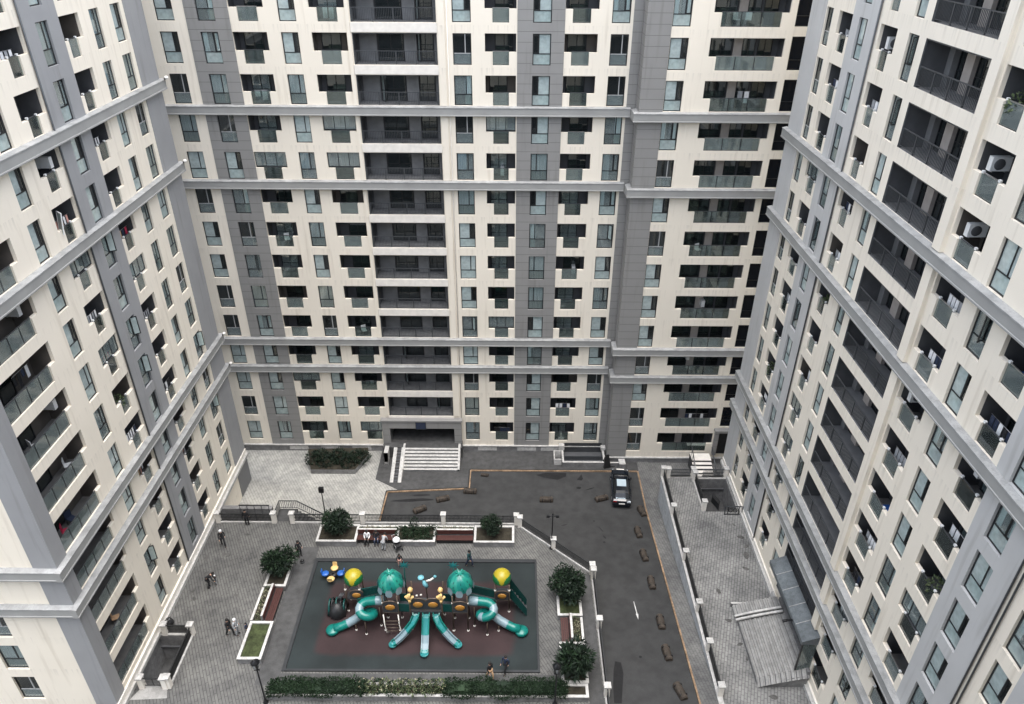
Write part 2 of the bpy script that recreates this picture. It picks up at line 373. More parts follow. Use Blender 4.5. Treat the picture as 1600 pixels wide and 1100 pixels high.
def rect_frame(b, x0, x1, z0, z1, y, t, d, k):
    b.box(x0, x1, y, y + d, z0, z0 + t, k); b.box(x0, x1, y, y + d, z1 - t, z1, k)
    b.box(x0, x0 + t, y, y + d, z0 + t, z1 - t, k); b.box(x1 - t, x1, y, y + d, z0 + t, z1 - t, k)

def room(b, x0, x1, y0, y1, z0, z1, k, kf=None, kb=None):
    b.face([(x0, y1, z0), (x1, y1, z0), (x1, y1, z1), (x0, y1, z1)], kb or k)
    b.face([(x0, y0, z0), (x0, y1, z0), (x0, y1, z1), (x0, y0, z1)], k)
    b.face([(x1, y1, z0), (x1, y0, z0), (x1, y0, z1), (x1, y1, z1)], k)
    b.face([(x0, y0, z0), (x1, y0, z0), (x1, y1, z0), (x0, y1, z0)], kf or k)
    b.face([(x0, y1, z1), (x1, y1, z1), (x1, y0, z1), (x0, y0, z1)], k)

def curtain_mesh(w, x0, x1, z0, z1, y, k):
    b = MB(); n = max(4, int((x1 - x0) / 0.07))
    for i in range(n):
        a = x0 + (x1 - x0) * i / n; c = x0 + (x1 - x0) * (i + 1) / n
        ya = y + (0.035 if i % 2 else 0); yc = y + (0 if i % 2 else 0.035)
        b.face([(a, ya, z0), (c, yc, z0), (c, yc, z1), (a, ya, z1)], k)
    return b.mesh('curtain')

def window_meshes(w, h, flip, var):
    """frame, panes and curtains of one casement window; origin: bottom centre of the opening"""
    x0, x1 = -w / 2, w / 2; fk = 'framelt' if var in (4, 6) else 'frame'
    sg = -1 if flip else 1
    b = MB(); yf = 0.13; t = 0.07; tz = 0.80
    rect_frame(b, x0, x1, 0, h, yf, t, 0.07, 'frame')
    b.box(x0 + t, x1 - t, yf + 0.004, yf + 0.064, tz, tz + 0.06, fk)
    xm = sg * w * 0.16
    b.box(xm - 0.035, xm + 0.035, yf + 0.004, yf + 0.064, tz + 0.06, h - t, fk)
    if var in (0, 2, 5):       # inner sash ring of the narrow casement
        a, c = (xm + 0.035, x1 - t) if sg > 0 else (x0 + t, xm - 0.035)
        rect_frame(b, a + 0.002, c - 0.002, tz + 0.062, h - t - 0.002, yf + 0.010, 0.045, 0.05, fk)
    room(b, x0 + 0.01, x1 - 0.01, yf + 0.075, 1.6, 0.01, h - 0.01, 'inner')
    fr = b.mesh('window')
    lower = 'guardpale' if var in (0, 1, 5) else ('guard' if var in (3, 7) else 'pane')
    pm = MB(); yp = yf + 0.03
    pm.face([(x0 + t, yp, t), (x1 - t, yp, t), (x1 - t, yp, tz), (x0 + t, yp, tz)], lower)
    dk = 'panedk' if var in (4, 6) else 'pane'
    ka = kb = dk
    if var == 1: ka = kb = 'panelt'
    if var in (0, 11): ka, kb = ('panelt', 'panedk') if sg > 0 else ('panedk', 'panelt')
    pm.face([(x0 + t, yp, tz + .06), (xm - .035, yp, tz + .06), (xm - .035, yp, h - t), (x0 + t, yp, h - t)], ka)
    pm.face([(xm + .035, yp, tz + .06), (x1 - t, yp, tz + .06), (x1 - t, yp, h - t), (xm + .035, yp, h - t)], kb)
    pn = pm.mesh('pane'); cs = []
    yc = yf + 0.085
    if var == 0: cs.append(curtain_mesh(w, min(-sg * w * .48, sg * w * .14), max(-sg * w * .48, sg * w * .14), 0.04, h - 0.05, yc, 'curtain'))
    if var == 1: cs.append(curtain_mesh(w, x0 + .03, x1 - .03, 0.04, h - .05, yc, 'curtain'))
    if var == 2: cs.append(curtain_mesh(w, min(-sg * w * .48, -sg * w * .05), max(-sg * w * .48, -sg * w * .05), 0.04, h - 0.05, yc, 'curtain2'))
    if var == 3: cs.append(curtain_mesh(w, x0 + .03, x1 - .03, 0.04, h - .05, yc, 'curtain2'))
    if var == 5:
        cs.append(curtain_mesh(w, x0 + .03, x0 + w * .3, 0.04, h - .05, yc, 'curtain')); cs.append(curtain_mesh(w, x1 - w * .25, x1 - .03, 0.04, h - .05, yc, 'curtain'))
    if var == 8: cs.append(curtain_mesh(w, x0 + .03, x1 - .03, 0.04, h - .05, yc, 'curtain_cream'))
    if var == 9: cs.append(curtain_mesh(w, x0 + .03, x0 + w * .55, tz, h - .05, yc, 'curtain_blue'))
    if var == 10: cs.append(open_leaf_small(w * .34, h - tz - .14, xm + sg * .04, tz + .07, sg))
    if var == 7: cs.append(curtain_mesh(w, min(sg * w * .1, sg * w * .48), max(sg * w * .1, sg * w * .48), 0.04, h - .05, yc, 'curtain'))
    return fr, pn, cs

def open_leaf_small(w, h, x, z, sg):
    b = MB(); a = math.radians(-58); q = (x + sg * w * math.cos(a), .13 + w * math.sin(a)); p = (x, .13)
    for zz in (z + .03, z + h - .03): b.obox((p[0], p[1], zz), (q[0], q[1], zz), .045, .055, 'frame')
    for r in (p, q): b.obox((r[0], r[1], z), (r[0], r[1], z + h), .05, .05, 'frame')
    b.face([(p[0], p[1], z + .05), (q[0], q[1], z + .05), (q[0], q[1], z + h - .05), (p[0], p[1], z + h - .05)], 'guardpale')
    return b.mesh('open_sash')

def add_window(root, u, z, w, flip, var, y=0.0, rz=0.0, h=ZT - ZB, xy=None):
    w = round(w, 2)
    fr, pn, cs = cached(('W', w, round(h, 2), flip, var), lambda: window_meshes(w, h, flip, var))
    o = put(fr, 'window', root, xy or (u, y, z + ZB), rz)
    put(pn, 'pane', o)
    for c in cs: put(c, c.name.split('.')[0], o)
    return o

def door_mesh(w, h, dark=True, two=True):
    b = MB(); rect_frame(b, -w / 2, w / 2, 0, h, 0, 0.06, 0.06, 'frame')
    if two: b.box(-0.03, 0.03, 0.004, 0.056, 0.06, h - 0.06, 'frame')
    b.box(-w / 2 + .06, w / 2 - .06, 0.01, 0.05, 0.85, 0.90, 'frame')
    return b.mesh('balcony_door')
def doorpane_mesh(w, h, k):
    b = MB(); b.face([(-w / 2 + .05, .03, .05), (w / 2 - .05, .03, .05), (w / 2 - .05, .03, h - .05), (-w / 2 + .05, .03, h - .05)], k)
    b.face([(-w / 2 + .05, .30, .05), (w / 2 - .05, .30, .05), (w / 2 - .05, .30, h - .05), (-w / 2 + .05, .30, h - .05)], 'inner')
    return b.mesh('pane')

def balcony_meshes(x0, x1, s0, s1, var, wall, npan, caps=False):
    """recess behind a T shaped opening. X measured from the opening's own centre; origin at the storey line"""
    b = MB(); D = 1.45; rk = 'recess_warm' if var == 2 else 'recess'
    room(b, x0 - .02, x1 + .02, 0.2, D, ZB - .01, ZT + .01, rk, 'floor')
    for a, c in ((x0 - .019, s0 - .001), (s1 + .001, x1 + .019)):     # back of the parapets
        if c - a > 0.05: b.box(a, c, 0.2005, 0.235, ZB, ZN, wall)
    bal = b.mesh('balcony')
    g = MB(); n = npan
    for i in range(n):
        a = s0 + (s1 - s0) * i / n; c = s0 + (s1 - s0) * (i + 1) / n
        g.box(a + .012, c - .012, 0.10, 0.115, ZB + .03, ZN + .03, 'guardclr' if var in (0, 3) else 'guard')
    for i in range(1, n): g.box(s0 + (s1 - s0) * i / n - .03, s0 + (s1 - s0) * i / n + .03, .09, .13, ZB, ZN + .06, 'frame')
    g.box(s0 + .002, s1 - .002, .085, .135, ZN + .03, ZN + .075, 'rail' if var != 1 else 'steel')
    g.box(s0 + .002, s1 - .002, .095, .12, ZB + .002, ZB + .04, 'frame')
    if caps:
        for x in (s0 + .07, s1 - .07): g.box(x - .065, x + .065, .06, .16, ZN + .02, ZN + .13, 'acwhite')
    gd = g.mesh('glass_guard')
    return bal, gd

def glazing_meshes(x0, x1):
    b = MB(); rect_frame(b, x0 + .01, x1 - .01, ZN + .09, ZT - .01, .13, .05, .06, 'frame'); n = 3
    for i in range(1, n): b.box(x0 + (x1 - x0) * i / n - .025, x0 + (x1 - x0) * i / n + .025, .134, .186, ZN + .14, ZT - .06, 'frame')
    p = MB(); p.face([(x0 + .05, .16, ZN + .13), (x1 - .05, .16, ZN + .13), (x1 - .05, .16, ZT - .05), (x0 + .05, .16, ZT - .05)], 'pane')
    return b.mesh('glazing_frame'), p.mesh('pane')
def add_balcony(root, c, z, x0, x1, s0, s1, var, wall, npan=1, doors=None, rz=0.0, glazed=False, caps=False):
    key = ('T', round(x0, 2), round(x1, 2), round(s0, 2), round(s1, 2), var, wall, npan, caps)
    bal, gd = cached(key, lambda: balcony_meshes(x0, x1, s0, s1, var, wall, npan, caps))
    o = put(bal, 'balcony', root, (c, 0, z), rz); put(gd, 'glass_guard', o)
    if glazed:
        gm = cached(('GZ',) + key[1:5], lambda: glazing_meshes(x0, x1)); e = put(gm[0], 'glazing_frame', o); put(gm[1], 'pane', e)
    if doors is None:
        w = round(min(1.5, (x1 - x0) * 0.6), 2); doors = [((x0 + x1) / 2 + (0.25 if var == 1 else -0.2), w)]
    for dx, w in doors:
        w = round(w, 2)
        dm = cached(('D', w), lambda: door_mesh(w, 2.1)); k = 'pane' if var == 3 else 'panedk'
        pm = cached(('DP', w, k), lambda: doorpane_mesh(w, 2.1, k))
        d = put(dm, 'balcony_door', o, (dx, 1.37, ZB + .005)); put(pm, 'pane', d)
        if var in (1, 3) and w < 2:
            cm = cached(('DC', w, var), lambda: curtain_mesh(w, -w / 2 + .08, w * .1, .06, 2.02, .12, 'curtain' if var == 3 else 'curtain2'))
            put(cm, 'curtain', d, (0, 0.03, 0))
    return o

def loggia_meshes(w, partition):
    x0, x1 = -w / 2, w / 2; D = 1.7
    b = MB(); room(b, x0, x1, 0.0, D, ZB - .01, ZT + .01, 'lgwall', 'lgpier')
    for a, c in ((x0 + .001, x0 + .07), (x1 - .07, x1 - .001)): b.box(a, c, 0.03, 0.12, ZB, ZT, 'rail')
    b.box(x0 + .07, x1 - .07, .03, .12, ZT - .07, ZT, 'rail')
    if partition == 'R':
        b.box(x0 + .004, x0 + w * .08, 1.30, D - .002, ZB, ZT, 'lgpier'); b.box(x0 + w * .235, x0 + w * .355, 1.40, D - .002, ZB, ZT, 'pier')
        b.box(x0 + w * .56, x0 + w * .72, 1.40, D - .002, ZB, ZT, 'lgpier')
    else:
        b.box(x0 + w * .03, x0 + w * .24, 1.62, D - .002, ZB, ZT, 'lgpier'); b.box(x0 + w * .58, x0 + w * .73, 1.35, D - .002, ZB, ZT, 'lgpier')
        b.box(x1 - w * .055, x1 - .002, 1.2, D - .002, ZB, ZT, 'lgpier')
    lg = b.mesh('loggia')
    r = MB(); zr = 1.02
    r.box(x0 + .07, x1 - .07, .05, .11, zr, zr + .05, 'rail'); r.box(x0 + .07, x1 - .07, .06, .10, ZB + .10, ZB + .13, 'rail')
    n = int((w - .14) / 0.125)
    for i in range(1, n):
        x = x0 + .07 + (w - .14) * i / n; r.box(x - .011, x + .011, .065, .095, ZB + .13, zr, 'rail')
    for i in range(0, 5):
        x = x0 + .10 + (w - .2) * i / 4; r.box(x - .03, x + .03, .045, .115, ZB, zr + .05, 'rail')
    return lg, r.mesh('railing')

def add_loggia(root, c, z, w, kind, var):
    lg, rl = cached(('L', round(w, 2), kind), lambda: loggia_meshes(w, kind))
    o = put(lg, 'loggia', root, (c, 0, z)); put(rl, 'railing', o)
    ds = [(-w / 2 + w * .41, w * .31), (-w / 2 + w * .835, w * .20)] if kind == 'B' else [(-w / 2 + w * .157, w * .15), (-w / 2 + w * .455, w * .19)]
    for i, (dx, dw) in enumerate(ds):
        dw = round(dw, 2); dm = cached(('D', dw), lambda: door_mesh(dw, 2.1)); k = 'panedk'
        pm = cached(('DP', dw, k), lambda: doorpane_mesh(dw, 2.1, k))
        d = put(dm, 'balcony_door', o, (dx, 1.60, ZB + .005)); put(pm, 'pane', d)
        if (var + i) % 3 == 0:
            cm = cached(('LC', dw), lambda: curtain_mesh(dw, -dw / 2 + .08, -dw * .18, .06, 2.02, .12, 'curtain2')); put(cm, 'curtain', d, (0, .02, 0))
        if (var * 7 + i) % 4 == 1 and kind == 'B':
            om = cached(('LO', dw), lambda: open_leaf(dw * .32)); put(om, 'open_leaf', d, (-dw / 2 + .06, 0, .02))
    return o
def open_leaf(w):
    b = MB(); a = math.radians(-62); p = (0, 0); q = (w * math.cos(a), w * math.sin(a))
    b.obox((p[0], p[1], .03), (q[0], q[1], .03), .05, .06, 'frame'); b.obox((p[0], p[1], 2.05), (q[0], q[1], 2.05), .05, .06, 'frame')
    b.obox((q[0], q[1], 0), (q[0], q[1], 2.08), .06, .05, 'frame'); b.obox((p[0], p[1], 0), (p[0], p[1], 2.08), .06, .05, 'frame')
    b.obox((p[0], p[1], .85), (q[0], q[1], .85), .05, .05, 'frame')
    b.face([(p[0], p[1], .05), (q[0], q[1], .05), (q[0], q[1], 2.05), (p[0], p[1], 2.05)], 'guardpale')
    return b.mesh('open_leaf')

def rects_of(op):
    if op['k'] in ('T', 'BT'):
        return [(op['a'], op['b'], ZN, ZT), (op['s0'], op['s1'], ZB, ZN)]
    if op['k'] == 'D': return [(op['a'], op['b'], 0.10, 2.46)]
    return [(op['a'], op['b'], ZB, ZT)]

def sheet(b, u0, u1, z0, z1, holes, y, k):
    us = sorted({u0, u1} | {h[0] for h in holes if u0 < h[0] < u1} | {h[1] for h in holes if u0 < h[1] < u1})
    for a, c in zip(us, us[1:]):
        mid = (a + c) / 2; hs = sorted([(h[2], h[3]) for h in holes if h[0] < mid < h[1]])
        z = z0
        for lo, hi in hs:
            if lo > z + 1e-6: b.face([(a, y, z), (c, y, z), (c, y, lo), (a, y, lo)], k)
            z = max(z, hi)
        if z < z1 - 1e-6: b.face([(a, y, z), (c, y, z), (c, y, z1), (a, y, z1)], k)

def reveal(b, op, z, y0, d, k, ks):
    if op['k'] in ('T', 'BT'):
        a, c, s0, s1 = op['a'], op['b'], op['s0'], op['s1']
        P = [(s0, ZB), (s1, ZB)] + ([(s1, ZN), (c, ZN)] if c - s1 > .02 else []) + [(c, ZT), (a, ZT)] + ([(a, ZN), (s0, ZN)] if s0 - a > .02 else [])
    else:
        r = rects_of(op)[0]; P = [(r[0], r[2]), (r[1], r[2]), (r[1], r[3]), (r[0], r[3])]
    n = len(P)
    for i in range(n):
        p, q = P[i], P[(i + 1) % n]; up = p[1] == q[1] and q[0] > p[0]
        b.face([(p[0], y0, z + p[1]), (p[0], y0 + d, z + p[1]), (q[0], y0 + d, z + q[1]), (q[0], y0, z + q[1])], ks if up else k)

CAPS = []
def facade(root, spec, zrow, rows, ulo, uhi, zlo, zhi, wname='wall', clad='clad', M2W=None, seedn=0, y_of=None, place=True, rz=0.0, extra=()):
    """spec: list of columns; builds wall sheet with real openings, cladding strips, windows, balconies. tr maps local (u,z) to child location"""
    rnd = random.Random(seedn)
    strips = sorted([s for s in spec if s['k'] == 'strip'], key=lambda s: s['a'])
    ops = []
    for s in spec:
        if s['k'] in ('strip',): continue
        for r in rows:
            z = zrow + 3 * r
            if s.get('skip') and r in s['skip']: continue
            pts = [M2W(s['a'], z + ZB), M2W(s['b'], z + ZB), M2W(s['a'], z + ZT), M2W(s['b'], z + ZT)]
            if seen(pts) and z + ZB > s.get('zmin', -9): ops.append((s, r, z))
    inst = lambda s: next((t for t in strips if t['a'] - 1e-6 <= s['a'] and s['b'] <= t['b'] + 1e-6), None)
    wb = MB(); cbs = {id(t): MB() for t in strips}
    holes = {None: list(extra)}
    for t in strips: holes[id(t)] = []
    for s, r, z in ops:
        t = inst(s); key = id(t) if t else None
        for q in rects_of(s): holes[key].append((q[0], q[1], z + q[2], z + q[3]))
        b = cbs[key] if t else wb
        dep = {'W': 0.14, 'T': 0.2, 'BT': 0.2, 'L': 0.02, 'D': 0.2}[s['k']]
        mk = t.get('m', clad) if t else 'cream'
        reveal(b, s, z, -0.05 if t else 0.0, dep + (0.05 if t else 0), mk, mk)
    segs = []; u = ulo
    for t in strips:
        if t['a'] > u + 1e-6: segs.append((u, t['a']))
        u = t['b']
    if u < uhi - 1e-6: segs.append((u, uhi))
    for a, c in segs: sheet(wb, a, c, zlo, zhi, holes[None], 0.0, 'cream')
    w = wb.build(wname, root)
    for t in strips:
        b = cbs[id(t)]; k = t.get('m', clad)
        sheet(b, t['a'], t['b'], zlo, zhi, holes[id(t)], -0.05, k)
        for x in (t['a'], t['b']): b.face([(x, -.05, zlo), (x, 0.0, zlo), (x, 0.0, zhi), (x, -.05, zhi)], k)
        b.build('cladding_panel', root)
    out = {}
    if not place: return w, out, ops
    for s, r, z in ops:
        cx = (s['a'] + s['b']) / 2
        off = -0.05 if inst(s) else 0.0
        if s['k'] == 'W':
            var = rnd.choice(s.get('vars', (0, 0, 0, 1, 1, 2, 3, 5, 5, 6, 7, 4, 8, 9, 10)))
            out[(round(cx, 1), r)] = add_window(root, cx, z, s['b'] - s['a'] - .004, s.get('flip', False), var, off)
        elif s['k'] == 'T':
            var = rnd.choice((0, 1, 1, 2, 3, 3))
            out[(round(cx, 1), r)] = add_balcony(root, cx, z, s['a'] - cx, s['b'] - cx, s['s0'] - cx, s['s1'] - cx, var, 'cream', glazed=rnd.random() < .16, caps=root in (CAPS or ()))
        elif s['k'] == 'BT':
            W_ = s['b'] - s['a']; o = add_balcony(root, cx, z, s['a'] - cx, s['b'] - cx, s['s0'] - cx, s['s1'] - cx, rnd.choice((0, 1)) if s.get('dk') else 2, 'cream', s.get('n', 3),
                                                 [(-W_ * .28, W_ * .30), (W_ * .10, W_ * .18), (W_ * .32, W_ * .2)] if s.get('dk') else [(-W_ * .12, W_ * .5)])
            pb = MB(); x = -W_ * .055; pb.box(x - .32, x + .32, 1.30, 1.44, ZB + .004, ZT - .002, 'pier'); pb.build('pier', o) if s.get('dk') else None
            out[(round(cx, 1), r)] = o
        elif s['k'] == 'L':
            out[(round(cx, 1), r)] = add_loggia(root, cx, z, s['b'] - s['a'] - .002, s['side'], rnd.randint(0, 11))
        elif s['k'] == 'D':
            mm = cached(('DK',), dark_glazing); o = put(mm[0], 'window', root, (cx, 0, z)); put(mm[1], 'pane', o)
    return w, out, ops

def dark_glazing():
    b = MB(); rect_frame(b, -.69, .69, .12, 2.44, .15, .06, .06, 'frame'); b.box(-.63, .63, .155, .205, .80, .85, 'frame')
    room(b, -.7, .7, .23, 1.6, .11, 2.45, 'black')
    p = MB(); p.face([(-.65, .18, .14), (.65, .18, .14), (.65, .18, 2.42), (-.65, .18, 2.42)], 'navyglass')
    return b.mesh('window'), p.mesh('pane')

def belt_section(b, u0, u1, z, out=0.36, ends=True):
    """belt course along X between u0 and u1; top edge at z, sloping zinc top"""
    P = [(0.0, z - .68), (-out, z - .68), (-out, z - .60), (-out + .03, z - .58), (-out + .03, z - .10), (-out, z - .08), (-out, z - .02), (0.0, z + .05)]
    K = ['belt', 'belt', 'belt', 'belt', 'belt', 'flash', 'flash']
    for i in range(len(P) - 1):
        p, q = P[i], P[i + 1]; b.face([(u0, p[0], p[1]), (u1, p[0], p[1]), (u1, q[0], q[1]), (u0, q[0], q[1])], K[i])
    if ends:
        for u in (u0, u1): b.face([(u, p[0], p[1]) for p in P], 'belt')

def body_shell(b, u0, u1, z0, z1, depth, k='cream', roof='stone', front=False):
    b.face([(u0, 0, z0), (u0, depth, z0), (u0, depth, z1), (u0, 0, z1)], k)
    b.face([(u1, 0, z0), (u1, depth, z0), (u1, depth, z1), (u1, 0, z1)], k)
    b.face([(u0, depth, z0), (u1, depth, z0), (u1, depth, z1), (u0, depth, z1)], k)
    b.face([(u0, 0, z1), (u1, 0, z1), (u1, depth, z1), (u0, depth, z1)], roof)

TOPZ = 54.0
BANDS = (3, 4, 9, 11)

# ------------------------------------------------------------------ back building (facing the camera)
YB_ = 59.5; ZRB = 1.283
back = thing('apartment_building', 'cream and grey apartment block across the far end of the courtyard above the entrance stairs', 'apartment block', (0, YB_, 0))
W_ = lambda a, b, **k: dict(k='W', a=a, b=b, **k)
T_ = lambda a, b, s0, s1, **k: dict(k='T', a=a, b=b, s0=s0, s1=s1, **k)
ST = lambda a, b, **k: dict(k='strip', a=a, b=b, **k)
specB = [W_(-26.5, -25.15, vars=(0, 0, 3, 1, 6, 3)), ST(-24.3, -21.06), W_(-23.42, -22.1), T_(-21.05, -18.46, -20.43, -18.95), W_(-17.42, -16.13), T_(-15.13, -12.5, -14.56, -13.06),
         dict(k='L', a=-12.12, b=-5.77, side='B', skip=(0,)), W_(-4.6, -3.2), T_(-2.18, .18, -1.6, -.36), ST(.26, 3.79), W_(1.42, 2.8, flip=True, vars=(0, 0, 1, 3, 7)), T_(3.80, 6.28, 4.35, 5.70),
         W_(7.25, 8.62, flip=False), ST(8.84, 9.55)]
wB, opB, _ = facade(back, specB, ZRB, range(0, 16), -31.0, 9.55, 0.0, TOPZ, M2W=lambda u, z: (u, YB_, z), seedn=11, extra=[(-12.15, -5.72, 1.3, 3.1)])
b = MB(); body_shell(b, -31, 9.55, 0, TOPZ, 13); b.build('rear_wall', back)
for r in BANDS:
    b = MB(); belt_section(b, -31, 9.16, ZRB + 3 * r); b.build('belt_course', back)
# fins either side of the loggias, spandrel ledges between them
for a, c in ((-12.46, -12.20), (-5.70, -5.16)):
    b = MB(); z = 4.4
    cuts = [z] + [v for r in BANDS for v in (ZRB + 3 * r - .685, ZRB + 3 * r + .055)] + [TOPZ]
    for i in range(0, len(cuts), 2): b.box(a, c, -.10, 0.0, cuts[i], cuts[i + 1], 'cream')
    b.build('pilaster', back)
for r in range(1, 15):
    if r in BANDS: continue
    b = MB(); b.box(-12.18, -5.72, -.06, 0, ZRB + 3 * r - .62, ZRB + 3 * r + .05, 'sill'); b.build('loggia_ledge', back)
b = MB(); b.tube([(-4.98, -.05, 4.0), (-4.98, -.05, TOPZ)], .04, 'sill', 6); b.build('drainpipe', back)
# plinth
b = MB()
for a, c in ((-31, -12.95), (-4.95, 9.5)):
    b.box(a, c, -.14, 0, 0, .70, 'stone'); b.box(a, c, -.22, 0, .70, .79, 'white')
b.build('plinth', back)
for x in (-22.6, -19.4, -16.2, -3.4, 0.6, 3.0):
    b = MB(); b.box(x, x + 1.9, -.16, -.141, .16, .58, 'white'); b.build('plinth_panel', back)
# entrance portal
pr = MB()
pr.box(-12.9, -12.15, -.45, 0, 1.3, 3.1, 'clad'); pr.box(-5.72, -5.0, -.45, 0, 1.3, 3.1, 'clad'); pr.box(-12.9, -5.0, -.45, 0, 3.1, 3.95, 'clad'); pr.box(-13.0, -4.9, -.55, 0.02, 3.95, 4.12, 'clad')
room(pr, -12.15, -5.72, 0.0, 3.2, 1.31, 3.1, 'lgpier', 'smooth')
ent = pr.build('entrance_portal', back)
b = MB(); b.box(-9.5, -8.55, -.50, -.455, 3.05, 3.93, 'cloth_navy'); rect_frame(b, -9.55, -8.5, 3.02, 3.96, -.53, .05, .03, 'frame'); b.build('sign_panel', ent)
for dx, w in ((-8.95, 1.5), (-6.6, 1.3)):
    d = put(cached(('D', w), lambda: door_mesh(w, 2.1)), 'door', ent, (dx, 3.0, 1.32), 0); d.scale = (1, 1, .8); put(cached(('DP', w, 'panedk'), lambda: doorpane_mesh(w, 2.1, 'panedk')), 'pane', d)
# the wall left of the portal opening is cut by the portal box: dark inner reveal
# ------------------------------------------------------------------ right hand wing of the back building
YW = 57.91
wing = thing('apartment_building', 'narrower grey and cream wing stepping forward between the far block and the right hand block', 'apartment block', (0, YW, 0))
specW = [ST(9.57, 11.4), W_(11.42, 12.77, vars=(0, 5, 6, 6, 4, 0)), dict(k='BT', a=14.35, b=19.8, s0=14.93, s1=19.25, dk=True, n=3), dict(k='D', a=20.28, b=21.7, skip=(0,))]
wW, opW, _ = facade(wing, specW, ZRB, range(0, 16), 9.57, 28.0, 0.0, TOPZ, M2W=lambda u, z: (u, YW, z), seedn=5)
b = MB(); body_shell(b, 9.57, 28.0, 0, TOPZ, 13)
b.face([(9.565, 0, 0), (9.565, 1.59, 0), (9.565, 1.59, TOPZ), (9.565, 0, TOPZ)], 'clad'); b.build('rear_wall', wing)
for r in BANDS:
    b = MB(); z = ZRB + 3 * r; belt_section(b, 9.17, 28, z)
    P = [(9.17, z - .68), (9.17, z - .02), (9.57, z + .05)]
    b.face([(9.17, 0, z - .68), (9.17, 1.16, z - .68), (9.17, 1.16, z - .02), (9.17, 0, z - .02)], 'belt'); b.face([(9.17, 0, z - .02), (9.57, 0, z + .05), (9.57, 1.16, z + .05), (9.17, 1.16, z - .02)], 'flash')
    b.face([(9.17, 0, z - .68), (9.57, 0, z - .68), (9.57, 1.16, z - .68), (9.17, 1.16, z - .68)], 'belt')
    b.build('belt_course', wing)
b = MB(); b.box(9.5, 28, -.14, 0, 0, .55, 'stone'); b.box(9.5, 28, -.20, 0, .55, .66, 'white'); b.build('plinth', wing)
pr = MB(); pr.box(19.9, 20.25, -.4, 0, 1.2, 4.0, 'clad'); pr.box(21.75, 22.1, -.4, 0, 1.2, 4.0, 'clad'); pr.box(19.8, 22.2, -.55, 0, 4.0, 4.25, 'clad')
d = pr.build('entrance_portal', wing)
b = MB(); rect_frame(b, 20.25, 21.75, 1.2, 4.0, -.12, .07, .1, 'frame'); b.box(20.32, 21.68, -.06, -.02, 1.27, 3.93, 'black'); b.build('door', d)

# ------------------------------------------------------------------ left building
XL, ZRL = -25.29, 4.054
left = thing('apartment_building', 'cream and blue grey block along the courtyard left side with wide balconies by its corner', 'apartment block', (XL, 0, 0), PI / 2)
CAPS.append(left)
specL = [W_(50.62, 51.9, vars=(0, 1, 3, 6, 0, 10, 8)), W_(47.95, 49.1, vars=(0, 1, 3, 5, 7, 2, 9)), T_(44.52, 46.7, 44.97, 46.0), ST(40.98, 44.5), W_(42.18, 43.33, vars=(0, 0, 1, 3, 5, 10)), T_(38.55, 40.87, 39.12, 40.12),
         W_(36.2, 37.35, vars=(0, 0, 1, 5, 2, 10)), dict(k='BT', a=29.92, b=34.65, s0=29.92, s1=34.1, n=4), ST(28.9, 29.89), ST(52.35, 55.0)]
wL, opL, _ = facade(left, specL, ZRL, range(0, 16), 28.9, 55.0, 0.0, TOPZ + 2, clad='clad2', M2W=lambda u, z: (XL, u, z), seedn=21)
b = MB(); D = 14
b.face([(55, 0, 0), (55, D, 0), (55, D, TOPZ + 2), (55, 0, TOPZ + 2)], 'clad2'); b.face([(28.9, D, 0), (55, D, 0), (55, D, TOPZ + 2), (28.9, D, TOPZ + 2)], 'cream')
b.face([(28.9, 0, TOPZ + 2), (55, 0, TOPZ + 2), (55, D, TOPZ + 2), (28.9, D, TOPZ + 2)], 'stone'); b.build('rear_wall', left)
# gable wall facing the camera (world plane y = 28.9, x from -25.29 to -39.3)
ge = put(None, 'gable_wall', left, (28.9, 0, 0), -PI / 2)      # local X = world x + 25.29
specG = [ST(-1.3, 0.0), W_(-5.9, -4.46, vars=(3, 6, 2))]
gb = MB()
hs = []
gops = []
for s in specG[1:]:
    for r in range(0, 15):
        z = ZRL + 3 * r
        if seen([(XL + s['a'], 28.9, z), (XL + s['b'], 28.9, z + 2.3)]): gops.append((s, r, z))
for s, r, z in gops:
    hs.append((s['a'], s['b'], z + ZB, z + ZT)); reveal(gb, s, z, 0, .14, 'cream', 'cream'); pass
sheet(gb, -D, -1.3, 0, TOPZ + 2, hs, 0, 'cream'); me = gb.mesh('gable_wall')
ge.data = None
bpy.data.objects.remove(ge)
ge = put(me, 'gable_wall', left, (28.9, 0, 0), -PI / 2)
b = MB(); sheet(b, -1.3, 0.05, 0, TOPZ + 2, [], -.05, 'clad2'); b.face([(-1.3, -.05, 0), (-1.3, 0, 0), (-1.3, 0, TOPZ + 2), (-1.3, -.05, TOPZ + 2)], 'clad2')
b.face([(0.05, -.05, 0), (.05, 0, 0), (.05, 0, TOPZ + 2), (.05, -.05, TOPZ + 2)], 'clad2'); b.build('cladding_panel', left, (28.9, 0, 0), -PI / 2)
for s, r, z in gops:
    w = s['b'] - s['a']; cx = (s['a'] + s['b']) / 2
    add_window(left, 0, z, w - .004, False, 3 if r % 2 else 6, rz=-PI / 2, xy=(28.9, -cx, z + ZB))
